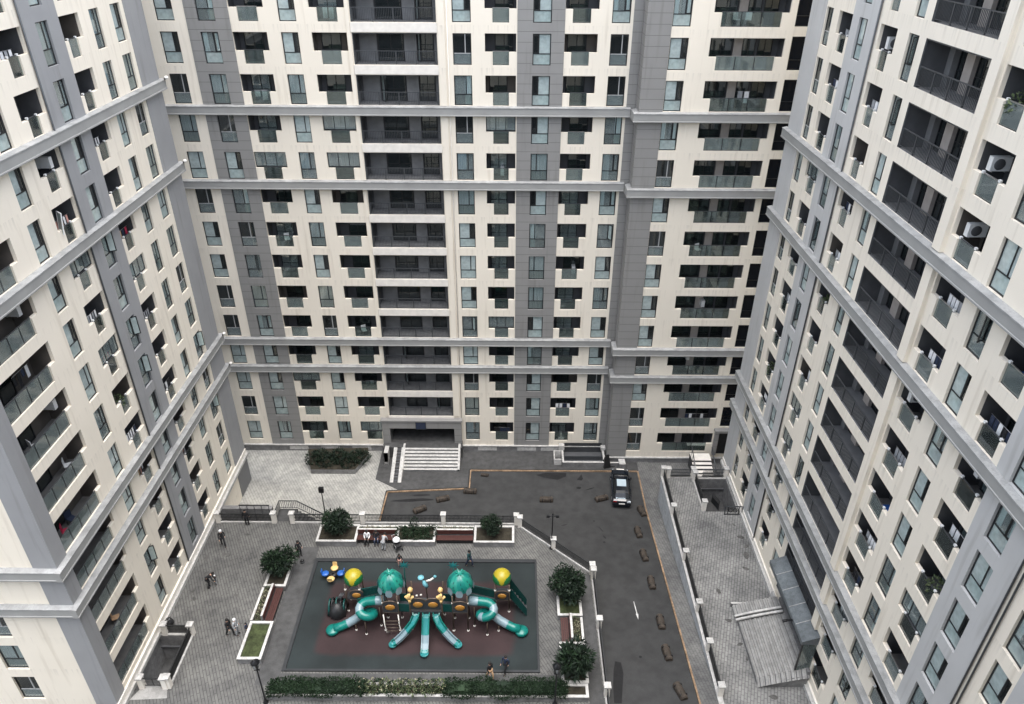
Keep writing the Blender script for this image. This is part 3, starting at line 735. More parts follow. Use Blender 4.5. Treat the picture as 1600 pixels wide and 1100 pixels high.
for r in BANDS:
    z = ZRL + 3 * r; b = MB(); belt_section(b, 28.5, 55.3, z)
    n0 = len(b.v)
    # return along the gable: same section turned 90 degrees
    out = .36
    P = [(0.0, z - .68), (-out, z - .68), (-out, z - .60), (-out + .03, z - .58), (-out + .03, z - .10), (-out, z - .08), (-out, z - .02), (0.0, z + .05)]
    K = ['belt', 'belt', 'belt', 'belt', 'belt', 'flash', 'flash']
    for i in range(len(P) - 1):
        p, q = P[i], P[i + 1]; b.face([(28.9 + p[0], 0.0, p[1]), (28.9 + p[0], D, p[1]), (28.9 + q[0], D, q[1]), (28.9 + q[0], 0.0, q[1])], K[i])
    o = b.build('belt_course', left)
    lm = MB(); lm.box(54.95, 55.15, -.46, -.40, z - .02, z + .12, 'lampmetal'); lm.lathe([(.0, .0), (.12, .02), (.15, .12), (.10, .22), (.0, .24)], (55.1, -.52, z + .0), 'capwhite', 10); lm.build('floodlight', left)
b = MB(); b.box(28.7, 55.0, -.30, 0, 3.0, 3.28, 'white'); b.box(28.7, 55.0, -.14, 0, 3.28, 3.72, 'sill'); b.build('plinth', left)
b = MB(); b.tube([(40.93, -.09, 3.8), (40.93, -.09, TOPZ)], .055, 'rail', 6); b.build('drainpipe', left)

# ------------------------------------------------------------------ right building
XR, ZRR = 19.95, 1.093
right = thing('apartment_building', 'cream block with dark railed loggias lining the right side of the courtyard', 'apartment block', (XR, 0, 0), -PI / 2)
CAPS.append(right)
specR = [ST(-54.3, -51.75), W_(-51.65, -50.53, vars=(2, 3, 6)), T_(-49.55, -47.42, -49.0, -47.85), ST(-47.38, -43.98), W_(-46.4, -45.25, vars=(0, 0, 1, 3, 10)), T_(-43.6, -41.57, -43.05, -42.05), W_(-40.26, -39.18, vars=(0, 0, 1, 1, 3, 5, 10)),
         dict(k='L', a=-38.45, b=-32.42, side='R'), T_(-31.6, -29.15, -31.05, -29.65), W_(-28.15, -26.9, vars=(0, 0, 1, 5, 3, 7, 10)), T_(-25.88, -23.6, -25.35, -24.0), ST(-23.55, -20.38), W_(-22.67, -21.45, vars=(0, 5, 0, 2, 1, 10)),
         W_(-19.5, -18.33, vars=(0, 5, 2)), ST(-18.15, -12.0)]
wR, opR, _ = facade(right, [dict(s, zmin=3.4) for s in specR], ZRR, range(0, 16), -54.3, -4.0, 0.0, TOPZ, clad='clad3', M2W=lambda u, z: (XR, -u, z), seedn=33)
b = MB(); body_shell(b, -54.3, -4.0, 0, TOPZ, 13); b.build('rear_wall', right)
for r in BANDS:
    b = MB(); belt_section(b, -54.6, -4.0, ZRR + 3 * r); b.build('belt_course', right)
b = MB(); cuts = [7.7] + [v for r in BANDS for v in (ZRR + 3 * r - .685, ZRR + 3 * r + .055)] + [TOPZ]
for i in range(0, len(cuts), 2): b.box(-32.40, -31.72, -.22, 0.0, cuts[i], cuts[i + 1], 'cream')
b.build('pilaster', right)
for u in (-43.93, -20.33, -20.05):
    b = MB(); b.tube([(u, -.09, 3.2), (u, -.09, TOPZ)], .045 if u > -30 else .055, 'rail', 6); b.build('drainpipe', right)
b = MB(); b.box(-54.3, -4, -.26, 0, 3.0, 3.30, 'white'); b.box(-54.3, -4, -.12, 0, 3.30, 3.62, 'sill'); b.build('plinth', right)
# zinc awning above the side entrance
b = MB(); a0, a1 = -38.2, -31.2
b.face([(a0, -1.05, 7.15), (a1, -1.05, 7.15), (a1, 0, 7.62), (a0, 0, 7.62)], 'zinc'); b.box(a0, a1, -1.09, -1.05, 6.85, 7.16, 'zinc'); b.face([(a0, -1.05, 6.9), (a0, 0, 6.9), (a0, 0, 7.6), (a0, -1.05, 7.15)], 'zinc')
b.face([(a1, -1.05, 6.9), (a1, 0, 6.9), (a1, 0, 7.6), (a1, -1.05, 7.15)], 'zinc'); b.face([(a0, -1.05, 6.9), (a1, -1.05, 6.9), (a1, 0, 6.9), (a0, 0, 6.9)], 'black')
for i in range(1, 5):
    u = a0 + (a1 - a0) * i / 5; b.obox((u, -1.05, 7.165), (u, 0, 7.635), .05, .03, 'flash')
aw = b.build('awning', right)
b = MB(); b.box(-33.1, -32.95, -1.5, -1.09, 7.0, 7.06, 'lampmetal'); b.tube([(-33.02, -1.45, 7.02), (-33.02, -1.75, 6.9)], .10, 'black', 8); b.build('camera_head', aw)
b = MB(); b.box(a1 - .12, a1 - .02, -1.0, -.9, 3.05, 6.88, 'frame'); b.box(a1 - .10, a1 - .05, -.9, -.02, 3.05, 6.88, 'guard'); b.build('side_screen', aw)

# ------------------------------------------------------------------ unseen stand-in for the viewpoint's block, added to shade the courtyard
front = thing('apartment_building', 'cream and grey unseen block added behind the viewpoint to shade the courtyard', 'apartment block', (0, -5.0, 0), PI)
b = MB(); sheet(b, -34, 34, 0, 50, [], 0, 'cream'); body_shell(b, -34, 34, 0, 50, 13); b.build('wall', front)
for a in (-30, -18, -6, 6, 18): b = MB(); sheet(b, a, a + 7, 0, 50, [], -.05, 'lgwall'); b.build('dark_strip', front)  # flat dark strips on the added block
for r in BANDS: b = MB(); belt_section(b, -34, 34, ZRL + 3 * r); b.build('belt_course', front)
# ------------------------------------------------------------------ ground, terraces, road
def structure(b, name): return tag(b.build(name), kind='structure')
b = MB(); b.face([(-300, -300, -.08), (300, -300, -.08), (300, 300, -.08), (-300, 300, -.08)], 'smooth'); structure(b, 'ground')
def road_z(y): return 0.0 if y >= 51 else min(3.0, 3.0 * (51 - y) / 21.5)
# lower court with paved and asphalt areas
b = MB(); b.face([(-31, 45, 0), (12.5, 45, 0), (12.5, 60, 0), (-31, 60, 0)], 'lower'); b.face([(13.7, 51, 0), (26, 51, 0), (26, 60, 0), (13.7, 60, 0)], 'sidewalk'); structure(b, 'pavement')
b = MB(); b.face([(-10.4, 53.2, .004), (-3.9, 53.7, .004), (-3.95, 56.3, .004), (12.5, 56.3, .004), (12.5, 60, .004), (-5, 60, .004), (-13.2, 60, .004), (-13.2, 55, .004)], 'smooth'); structure(b, 'path')
road = MB()
outline = [(-11.9, 46), (-11.75, 53.1), (-4.0, 53.65), (-4.0, 56.3), (12.4, 56.3), (12.4, 51), (6.0, 51), (6.0, 46)]
road.face([(-11.9, 46, .008), (12.4, 51 - .0, .008), (12.4, 56.3, .008), (-4.0, 56.3, .008), (-4.0, 53.65, .008), (-11.75, 53.1, .008)], 'asphalt')
road.face([(-11.9, 46, .008), (0.0, 46, .008), (12.4, 51, .008)], 'asphalt')
ys = [51 - 21.5 * i / 14 for i in range(15)] + [20, 5]
for y0, y1 in zip(ys, ys[1:]): road.face([(0.0 if y0 > 40 else 5.5, y0, road_z(y0) + .008), (0.0 if y0 > 40 else 5.5, y1, road_z(y1) + .008), (12.4, y1, road_z(y1) + .008), (12.4, y0, road_z(y0) + .008)], 'asphalt')
structure(road, 'road')
b = MB()
for y0, y1 in zip([60, 56.3] + ys, [56.3] + ys): b.face([(12.55, y0, road_z(y0) + .09), (12.55, y1, road_z(y1) + .09), (13.75, y1, road_z(y1) + .09), (13.75, y0, road_z(y0) + .09)], 'sidewalk')
for y0, y1 in zip(ys, ys[1:]): b.face([(12.55, y0, road_z(y0)), (12.55, y1, road_z(y1)), (12.55, y1, road_z(y1) + .09), (12.55, y0, road_z(y0) + .09)], 'stone')
structure(b, 'sidewalk')
# painted kerb
kb = MB()
def kerb(p, q):
    kb.obox((p[0], p[1], road_z(p[1]) + .06), (q[0], q[1], road_z(q[1]) + .06), .12, .12, 'orange')
for y0, y1 in zip([56.3] + ys, ys): kerb((12.475, y0), (12.475, y1))
for p, q in (((-11.8, 46.2), (-11.75, 53.1)), ((-11.75, 53.1), (-4.0, 53.65)), ((-4.0, 53.65), (-4.0, 56.3)), ((-4.0, 56.3), (12.4, 56.3))): kerb(p, q)
structure(kb, 'kerb')
kb = MB()
for p, q in (((-11.93, 46.2), (-11.88, 53.22)), ((-11.88, 53.22), (-4.12, 53.78)), ((-4.12, 53.78), (-4.12, 56.42)), ((-4.12, 56.42), (12.4, 56.42))): kb.obox((*p, .05), (*q, .05), .09, .16, 'kerbdk')
structure(kb, 'kerb')
# road markings and patches
b = MB(); z = lambda y: road_z(y) + .013
def sh(poly, k, nm):
    b = MB(); b.face([(x, y, z(y)) for x, y in poly], k); return tag(b.build(nm), kind='structure')
ar = MB(); ar.face([(9.52, 39.0, z(39)), (9.58, 39.0, z(39)), (9.64, 37.7, z(37.7)), (9.56, 37.7, z(37.7))], 'markwhite'); ar.face([(9.50, 37.7, z(37.7)), (9.70, 37.7, z(37.7)), (9.61, 37.1, z(37.1))], 'markwhite')
structure(ar, 'road_marking')
def blob(cx, cy, rx, ry, rot=0, n=11, sd=1):
    r = random.Random(sd); P = []
    for i in range(n):
        a = 2 * PI * i / n; q = r.uniform(.65, 1.15); x, y = rx * q * math.cos(a), ry * q * math.sin(a)
        P.append((cx + x * math.cos(rot) - y * math.sin(rot), cy + x * math.sin(rot) + y * math.cos(rot)))
    return P
sh([(6.85, 29.6), (6.95, 31.0), (7.15, 32.3), (7.35, 33.1), (7.75, 33.0), (7.8, 32.0), (7.6, 31.0), (7.35, 29.6)], 'asphaltdk', 'road_patch')
sh([(2.4, 55.75), (3.4, 56.1), (5.4, 56.05), (5.35, 55.55), (4.5, 55.05), (3.2, 55.35)], 'asphaltdk', 'road_patch')
sh([(6.4, 55.1), (6.9, 55.9), (7.0, 55.2), (6.8, 54.95)], 'asphaltdk', 'road_patch')
sh(blob(-9.0, 52.1, 2.2, .25, .05, sd=4), 'asphaltdk', 'road_patch'); sh(blob(-8.6, 52.75, 1.0, .12, .05, sd=5), 'asphaltdk', 'road_patch')
for i, (x, y, rx, ry) in enumerate([(7.5, 49.2, .10, .12), (8.0, 48.0, .07, .5), (8.2, 46.9, .09, .3), (4.8, 48.6, .35, .06), (7.6, 53.8, .5, .08), (9.2, 33.5, .12, .1), (8.1, 46.2, .12, .12), (6.5, 53.9, .25, .2)]): sh(blob(x, y, rx, ry, .4, 8, 30 + i), 'asphaltdk', 'road_patch')
# left terrace with a stair well hole, retaining walls
TZ = 3.0
PL = [(-25.3, 46.1), (0.45, 46.1), (6.5, 40.6)]
tb = MB()
hx0, hx1, hy0, hy1 = -25.2, -22.75, 30.75, 34.6
for a in [[(-40, 5), (-25.2, 5), (-25.2, 46.1), (-40, 46.1)], [(hx0, 5), (hx1, 5), (hx1, hy0), (hx0, hy0)], [(hx0, hy1), (hx1, hy1), (hx1, 46.1), (hx0, 46.1)], [(hx1, 5), (6.5, 5), (6.5, 40.6), (0.45, 46.1), (hx1, 46.1)]]:
    tb.face([(x, y, TZ) for x, y in a], 'terrace')
structure(tb, 'terrace')
rw = MB()
for p, q in (((-40, 46.1), (0.45, 46.1)), ((0.45, 46.1), (6.5, 40.6)), ((6.5, 40.6), (6.5, 5))): rw.face([(*p, -.05), (*q, -.05), (*q, TZ), (*p, TZ)], 'stone')
tag(rw.build('retaining_wall'), 'grey stone retaining wall holding up the playground terrace above the road', 'retaining wall')
st = MB(); st.face([(-17.15, 30.75, TZ + .005), (-15.6, 30.75, TZ + .005), (-15.6, 43.2, TZ + .005), (-17.15, 43.2, TZ + .005)], 'smooth'); st.face([(-15.6, 30.75, TZ + .005), (3.4, 30.75, TZ + .005), (3.4, 31.65, TZ + .005), (-15.6, 31.65, TZ + .005)], 'smooth')
st.face([(5.25, 28, TZ + .005), (6.2, 28, TZ + .005), (6.2, 40.5, TZ + .005), (5.25, 40.5, TZ + .005)], 'smooth'); structure(st, 'path')
pm = MB(); pm.face([(-15.35, 31.95, TZ + .012), (1.9, 31.95, TZ + .012), (1.9, 41.6, TZ + .012), (-15.35, 41.6, TZ + .012)], 'rubber'); structure(pm, 'playground_surface')
pk = MB()
for x0, x1, y0, y1 in ((-15.6, 2.05, 41.6, 41.95), (-15.6, 2.05, 31.78, 31.95), (-15.6, -15.35, 31.95, 41.6), (1.9, 2.05, 31.95, 41.6)): pk.box(x0, x1, y0, y1, TZ, TZ + .10, 'kerbdk')
structure(pk, 'playground_kerb')
# right terrace with stair well
tb = MB()
gx0, gx1, gy0, gy1 = 16.85, 19.6, 47.6, 51.8
for a in [[(14.0, 5), (19.95, 5), (19.95, gy0), (14.0, gy0)], [(14.0, gy0), (gx0, gy0), (gx0, 52.1), (14.0, 52.1)], [(gx1, gy0), (19.95, gy0), (19.95, 52.1), (gx1, 52.1)], [(gx0, gy1), (gx1, gy1), (gx1, 52.1), (gx0, 52.1)]]:
    tb.face([(x, y, TZ) for x, y in a], 'terrace2')
structure(tb, 'terrace')
rw = MB()
yy = [52.1, 50, 48, 46, 44, 42, 40, 38, 36, 34, 32, 30, 5]
rw.face([(13.76, y, road_z(y) - .1) for y in yy] + [(13.76, 5, TZ), (13.76, 52.1, TZ)], 'retain')
rw.face([(13.76, 52.1, -.1), (19.95, 52.1, -.1), (19.95, 52.1, TZ), (13.76, 52.1, TZ)], 'retain')
rw.box(13.70, 14.05, 5, 52.2, TZ, TZ + .14, 'white'); rw.box(14.05, 19.9, 52.0, 52.2, TZ, TZ + .12, 'white')
tag(rw.build('retaining_wall'), 'white painted retaining wall rising beside the road sidewalk under the right terrace', 'retaining wall')

# ------------------------------------------------------------------ balustrades
def balustrade(label, pts, pk='railblk', post_w=.34, h=1.0, base=TZ, kerb=True, name='balustrade', dens=.11, postk='white', skip_posts=()):
    c0 = Vector((*pts[0], base)); t = thing(name, label, 'balustrade', c0)
    for i, p in enumerate(pts):
        if i in skip_posts: continue
        b = MB(); x, y = p[0] - c0.x, p[1] - c0.y; w = post_w / 2
        b.box(x - w, x + w, y - w, y + w, 0, h + .02, 'stone' if postk == 'stone' else 'sill'); b.box(x - w - .06, x + w + .06, y - w - .06, y + w + .06, h + .02, h + .12, 'white')
        b.face([(x - w - .06, y - w - .06, h + .12), (x + w + .06, y - w - .06, h + .12), (x, y, h + .20)], 'white'); b.face([(x + w + .06, y - w - .06, h + .12), (x + w + .06, y + w + .06, h + .12), (x, y, h + .20)], 'white')
        b.face([(x + w + .06, y + w + .06, h + .12), (x - w - .06, y + w + .06, h + .12), (x, y, h + .20)], 'white'); b.face([(x - w - .06, y + w + .06, h + .12), (x - w - .06, y - w - .06, h + .12), (x, y, h + .20)], 'white')
        b.build('post', t)
    for p, q in zip(pts, pts[1:]):
        p = Vector((p[0] - c0.x, p[1] - c0.y, 0)); q = Vector((q[0] - c0.x, q[1] - c0.y, 0)); d = (q - p); L = d.length; d.normalize(); p = p + d * post_w / 2; q = q - d * post_w / 2; L = (q - p).length
        b = MB(); b.obox(p + Vector((0, 0, h - .08)), q + Vector((0, 0, h - .08)), .07, .06, pk); b.obox(p + Vector((0, 0, .20)), q + Vector((0, 0, .20)), .05, .04, pk); b.obox(p + Vector((0, 0, .55)), q + Vector((0, 0, .55)), .03, .03, pk)
        n = max(2, int(L / dens))
        for i in range(1, n):
            s = p + d * (L * i / n); b.obox(s + Vector((0, 0, .20)), s + Vector((0, 0, h - .08)), .045, .03, pk, up=(0, 1, 0))
        b.build('railing_panel', t)
        if kerb:
            b = MB(); b.obox(p + Vector((0, 0, .06)), q + Vector((0, 0, .06)), .24, .12, 'white'); b.build('kerb', t)
    return t
balustrade('black railing with white posts at the back left corner of the playground terrace', [(-24.7, 46.0), (-20.0, 46.0)])
balustrade('long black railing with white posts behind the planters along the back of the terrace', [(-18.45, 46.0), (-12.5, 46.0), (-5.7, 46.0), (0.45, 45.95)])
balustrade('diagonal black railing with white posts cutting the terrace corner beside the tall lamp', [(0.75, 45.7), (3.45, 43.25), (6.35, 40.6)])
balustrade('straight black railing with white posts along the left edge of the road', [(6.4, 40.1), (6.4, 35.5), (6.4, 30.15), (6.4, 24)])
balustrade('black railing with white posts on the white retaining wall right of the road', [(13.9, 52.1), (13.9, 47.2), (13.9, 42.0), (13.9, 37.0), (13.9, 33.6), (13.9, 30.2)], h=1.05, kerb=False, dens=.09)
balustrade('short grey railing between white posts across the far end of the right terrace', [(14.35, 52.1), (16.6, 52.1)], pk='rail')
balustrade('grey railing beside the curved steps at the far right corner of the terrace', [(17.3, 52.1), (19.6, 52.1)], pk='rail', skip_posts=(0,))
balustrade('black railing with white end posts along the open side of the right stairwell', [(16.68, 51.6), (16.68, 47.8)], kerb=True)
balustrade('black railing with white posts round the sunken stairwell beside the left block', [(-24.65, 34.75), (-22.75, 34.75), (-22.75, 30.6)], dens=.08)
balustrade('short stub of white posts at the open front end of the left stairwell', [(-24.5, 30.55), (-22.95, 30.55)], kerb=False, dens=9)
# stairwells
def stairwell(label, x0, x1, y0, y1, steps_dir, depth=2.6):
    t = thing('stairwell', label, 'stairwell', ((x0 + x1) / 2, (y0 + y1) / 2, TZ)); cx, cy = (x0 + x1) / 2, (y0 + y1) / 2
    b = MB(); X0, X1, Y0, Y1 = x0 - cx, x1 - cx, y0 - cy, y1 - cy
    b.face([(X0, Y1, -depth), (X1, Y1, -depth), (X1, Y1, -.0), (X0, Y1, -.0)], 'stone'); b.face([(X0, Y0, -depth), (X0, Y1, -depth), (X0, Y1, 0), (X0, Y0, 0)], 'stone'); b.face([(X1, Y0, -depth), (X1, Y1, -depth), (X1, Y1, 0), (X1, Y0, 0)], 'stone'); b.face([(X0, Y0, -depth), (X1, Y0, -depth), (X1, Y0, 0), (X0, Y0, 0)], 'stone')
    b.box(X0, X1, Y1 - .12, Y1 - .002, -1.2, -1.05, 'lgwall'); b.build('well_wall', t)
    b = MB(); b.face([(X0, Y0, -depth), (X1, Y0, -depth), (X1, Y1, -depth), (X0, Y1, -depth)], 'smooth'); b.build('well_floor', t)
    b = MB(); n = 8
    for i in range(n): b.box(X0 + .02, X1 - .02, Y0 + .02 + .24 * i, Y0 + .02 + .24 * (i + 1), -depth + .002, -.04 - depth * i / n, 'smooth')
    b.build('step_flight', t)
    b = MB(); b.box(X0 - .12, X0, Y0, Y1 + .12, .006, .10, 'white'); b.box(X0, X1, Y1, Y1 + .12, .006, .10, 'white'); b.build('rim', t)
    return t
stairwell('sunken concrete stairwell against the left block ringed by black railings', hx0 + .001, hx1 - .001, hy0 + .001, hy1 - .001, 1)
stairwell('sunken grey stairwell in the far corner of the right terrace', gx0 + .001, gx1 - .001, gy0 + .001, gy1 - .001, 1)
b = MB(); b.face([(-25.0, 29.6, TZ + .008), (-22.6, 29.75, TZ + .008), (-22.95, 30.72, TZ + .008), (-24.5, 30.72, TZ + .008)], 'canopy'); structure(b, 'path')
b = MB()
for i, (x, y, q) in enumerate([(-22.9, 42.3, .45), (-22.2, 41.7, .25), (-22.4, 43.9, .3), (-21.9, 44.6, .35), (-23.6, 40.4, .5), (-24.2, 38.6, .35), (-23.8, 37.9, .3), (-21.5, 41.9, .2), (-21.2, 42.4, .2), (-24.4, 42.0, .4), (-20.7, 38.2, .3)]):
    b.face([(px, py, TZ + .006) for px, py in blob(x, y, q, q * .45, i * .9, 9, 60 + i)], 'stain')
for i, (x, y, q) in enumerate([(19.1, 44.6, .35), (19.3, 43.6, .3), (19.0, 42.6, .4), (18.9, 46.0, .2), (16.0, 36.2, .3), (16.3, 34.2, .25), (16.5, 33.0, .2), (15.9, 38.9, .3), (18.6, 41.2, .3), (17.5, 30.1, .35)]):
    b.face([(px, py, TZ + .006) for px, py in blob(x, y, q, q * .6, i * .7, 9, 90 + i)], 'stain')
structure(b, 'paving_stain')
# black gate leaf and small railing near right stairwell
t = thing('gate', 'open black metal gate leaf standing at the mouth of the right stairwell', 'gate', (17.95, 47.7, TZ), math.radians(110))
b = MB(); rect_frame(b, 0, 1.1, .05, 1.1, -.02, .05, .04, 'railblk'); b.build('frame', t)
b = MB()
for i in range(1, 9): b.box(.12 * i, .12 * i + .03, -.01, .01, .1, 1.05, 'railblk')
b.box(.05, 1.05, -.005, .005, .12, .7, 'railblk'); b.build('bars', t)
t = thing('railing', 'short dark scrollwork railing standing between the right stairwell and the building wall', 'railing', (18.3, 47.2, TZ))
b = MB(); rect_frame(b, 0, 1.55, .06, 1.0, -.03, .07, .06, 'rail'); b.box(.28, .34, -.02, .02, .13, .93, 'railblk'); b.box(1.2, 1.26, -.02, .02, .13, .93, 'railblk'); b.build('frame', t)
b = MB()
for cx in (.55, .95):
    pts = [(cx + .24 * math.cos(a / 10 * 2 * PI) * (1 - .04 * a), 0, .53 + .3 * math.sin(a / 10 * 2 * PI) * (1 - .04 * a)) for a in range(14)]; b.tube(pts, .03, 'railblk', 6)
b.build('scroll', t)

# stair behind the back-left balustrade going down to the lower court
t = thing('stairs', 'open stair going down from the terrace to the lower court behind the back left railing', 'stairs', (-19.2, 46.1, 0))
b = MB(); b.box(-.8, .75, .0, 1.55, 0, 2.98, 'smooth'); b.build('landing', t)
b = MB()
for i in range(14): b.box(.75 + .28 * i, .75 + .28 * (i + 1), .12, 1.45, 0, 2.80 - .2 * i, 'smooth')
b.build('step_flight', t)
for k, y in enumerate((1.5,)):
    b = MB(); P = [(-.75, 0.1, 3.95), (-.75, y, 3.95), (.75, y, 3.95), (4.7, y, 1.15)]
    b.tube(P, .05, 'railblk', 6); b.tube([(-.75, .1, 3.15), (-.75, y, 3.15), (.75, y, 3.15), (4.7, y, .35)], .03, 'railblk', 6)
    for i in range(36):
        s = i / 35; x = -.75 + s * 5.45; zz = 3.95 if x < .75 else 3.95 - (x - .75) * 2.8 / 3.95; b.obox((x, y, zz - .8), (x, y, zz), .03, .03, 'railblk', up=(0, 1, 0))
    for i in range(10): b.obox((-.75, .1 + i * .155, 3.1), (-.75, .1 + i * .155, 3.95), .03, .03, 'railblk', up=(0, 1, 0))
    b.build('handrail', t)
t = thing('railing', 'low dark handrail against the stone foot of the left block in the lower court', 'railing', (-23.4, 47.4, 2.2)); b = MB(); b.tube([(0, 0, 1.4), (2.6, 0, 1.4)], .06, 'railblk', 6)
for i in range(5): b.obox((.05 + .62 * i, 0, -2.2), (.05 + .62 * i, 0, 1.4), .04, .04, 'rail', up=(0, 1, 0))
b.build('handrail', t); b = MB(); b.box(-1.9, 2.7, .08, .5, -2.2, .9, 'stone'); b.build('wall', t)

# main entrance stairs
t = thing('stairs', 'wide entrance stairs with white treads in front of the far block', 'stairs', (-7.95, 58.3, 0))
b = MB(); n = 7
for i in range(n):
    y0 = -2.1 + .3 * i; b.box(-2.65, 2.65, y0, y0 + .3 if i < n - 1 else 1.2, 0, 1.3 * (i + 1) / n, 'lgpier', 'white' if i < n - 1 else 'smooth'); b.box(-2.66, 2.66, y0 - .03, y0 + .22, 1.3 * (i + 1) / n, 1.3 * (i + 1) / n + .03, 'white')
b.build('step_flight', t)
b = MB(); b.box(-4.95, 3.0, 0.02, 1.2, 0, 1.29, 'smooth'); b.build('landing', t)
for x in (-2.85, 2.65):
    b = MB(); P = [(-2.1, .25), (0.0, 1.55), (.35, 1.55), (.35, 0), (-2.1, 0)]
    for xx in (x, x + .2): b.face([(xx, p[0], p[1]) for p in P], 'white')
    for p, q in zip(P, P[1:]): b.face([(x, p[0], p[1]), (x + .2, p[0], p[1]), (x + .2, q[0], q[1]), (x, q[0], q[1])], 'white')
    b.build('cheek_wall', t)
t = thing('ramp', 'narrow pram ramp with dark step slots on the left of the wide entrance stairs', 'ramp', (-11.2, 58.3, 0))
b = MB(); P = [(-3.8, 0.03), (0, 1.3), (0, 0), (-3.8, 0)]
for x0, x1 in ((-.55, -.22), (.22, .55)):
    b.face([(x0, -3.8, .03), (x1, -3.8, .03), (x1, 0, 1.3), (x0, 0, 1.3)], 'white')
    for xx in (x0, x1): b.face([(xx, -3.8, 0), (xx, 0, 0), (xx, 0, 1.3), (xx, -3.8, .03)], 'sill')
b.build('track', t)
b = MB()
for i in range(10):
    y0 = -3.75 + .375 * i; zt = .03 + 1.27 * (y0 + 3.8) / 3.8; b.box(-.22, .22, y0 + .0, y0 + .375, 0, max(.02, zt - .04), 'smooth'); b.box(-.2, .2, y0 + .18, y0 + .36, zt - .04, zt + .01, 'lgwall')
b.build('step_flight', t)
b = MB(); b.box(-1.45, -1.05, -.95, .2, 0, 1.35, 'white'); b.face([(-1.45, -.95, 1.35), (-1.05, -.95, 1.35), (-1.05, -.95, .2), (-1.45, -.95, .2)], 'white')
for xx in (-1.45, -1.05): b.face([(xx, -.95, 1.0), (xx, -.95, 0), (xx, -1.2, 0)], 'white')
b.build('cheek_wall', t)
# hedge bed left of entrance
def leaves(b, n, fn, size, k, rnd, longf=1.0):
    for _ in range(n):
        p, nrm = fn(rnd); L = size * rnd.uniform(.6, 1.3); w = L * .45 / longf ** .5; L *= longf
        d = Vector((rnd.gauss(0, 1), rnd.gauss(0, 1), rnd.gauss(0, .7))) + Vector(nrm) * 1.3; d.normalize()
        r = d.cross(Vector((rnd.gauss(0, 1), rnd.gauss(0, 1), rnd.gauss(0, 1)))); 
        if r.length < 1e-3: continue
        r.normalize(); p = Vector(p); q = p + d * L
        b.face([p - r * w * .3, p + d * L * .45 - r * w * .5, q, p + d * L * .45 + r * w * .5], k)

def lump(cx, cy, cz, rx, ry, rz, sd):
    r = random.Random(sd); ph = [(r.uniform(0, 6.28), r.uniform(1.5, 4)) for _ in range(5)]
    def fn(rnd):
        u = rnd.uniform(-1, 1) if rz else 0; a = rnd.uniform(0, 2 * PI); s = math.sqrt(max(0, 1 - u * u))
        n = Vector((s * math.cos(a), s * math.sin(a), u)); wob = 1 + .10 * sum(math.sin(q[1] * a + q[0] + 2.2 * u * (i + 1)) for i, q in enumerate(ph)) / 2
        t = rnd.uniform(.72, 1.0) ** .5 * wob
        return (cx + rx * n.x * t, cy + ry * n.y * t, cz + rz * n.z * t), n
    return fn
def boxlump(x0, x1, y0, y1, z0, z1, sd, amp=.10):
    r = random.Random(sd); ph = [(r.uniform(0, 6.28), r.uniform(.8, 3.0)) for _ in range(6)]
    h = lambda x, y: sum(math.sin(q[1] * x + q[0] + y * (i - 2)) for i, q in enumerate(ph)) / 6
    def fn(rnd):
        x = rnd.uniform(x0, x1); y = rnd.uniform(y0, y1); m = rnd.random(); e = amp * h(x, y) * 2.2
        endf = min(1, (x - x0) / .5, (x1 - x) / .5); zt = z0 + (z1 - z0) * (.45 + .55 * max(0, endf) ** .5) + e
        if m < .55: return (x, y, zt - rnd.uniform(0, .08)), (0, 0, 1)
        zz = rnd.uniform(z0, zt)
        if m < .8: return (x, y0 + e * .6, zz), (0, -1, .2)
        if m < .9: return (x, y1 + e * .4, zz), (0, 1, .2)
        return ((x0 if rnd.random() < .5 else x1) + e, y, zz * .9 + z0 * .1), (0, 0, .5)
    return fn
def core(b, x0, x1, y0, y1, z0, z1, k):
    n = max(3, int((x1 - x0) / .4)); r = random.Random(int(x0 * 10)); 
    for i in range(n):
        a = x0 + (x1 - x0) * i / n; c = x0 + (x1 - x0) * (i + 1) / n; e = .75 if i in (0, n - 1) else 1
        b.box(a + .001, c - .001, y0, y1, z0, z0 + (z1 - z0) * e * r.uniform(.82, .97), k)

rnd = random.Random(5)
t = thing('planting_bed', 'low bed of dark shrubs behind a grey kerb left of the entrance stairs', 'planting bed', (-17.5, 57.2, 0))
poly = [(-3.1, 1.7), (-2.1, -1.45), (2.2, -1.45), (3.15, .9), (2.9, 2.0)]
b = MB(); b.prism(poly, 0, .55, 'stone', 'soil'); b.build('kerb_wall', t)
b = MB()
for i in range(9): 
    f = lump(-2.2 + i * .6, .05 + .5 * math.sin(i * 1.9), .72, .75, .9, .38, i); leaves(b, 420, f, .22, 'leafdk', rnd)
b.build('foliage', t)
# basement light well at the foot of the far block
t = thing('light_well', 'white rimmed basement light well with a dark opening at the foot of the far block', 'light well', (7.2, 58.3, 0))
b = MB(); x0, x1, y0, y1 = -1.95, 1.95, -1.15, 1.05
for a in ((x0 - .2, x1 + .2, y0 - .2, y0), (x0 - .2, x0, y0, y1), (x1, x1 + .2, y0, y1)): b.box(*a, 0, .62, 'stone', 'white')
b.box(x0 - .45, x0 + .1, y1 - .5, y1, .62, 1.15, 'white'); b.box(x1 - .1, x1 + .35, y1 - .5, y1, .62, .95, 'white'); b.build('rim', t)
b = MB(); b.box(x0, x1, y0, y1, .009, .03, 'lgwall'); b.face([(x0, y1 - .02, .04), (x1, y1 - .02, .04), (x1, y1 - .02, 1.2), (x0, y1 - .02, 1.2)], 'inner'); b.box(x0, x1, y0 + .9, y0 + .96, .03, .5, 'rail'); b.build('floor', t)
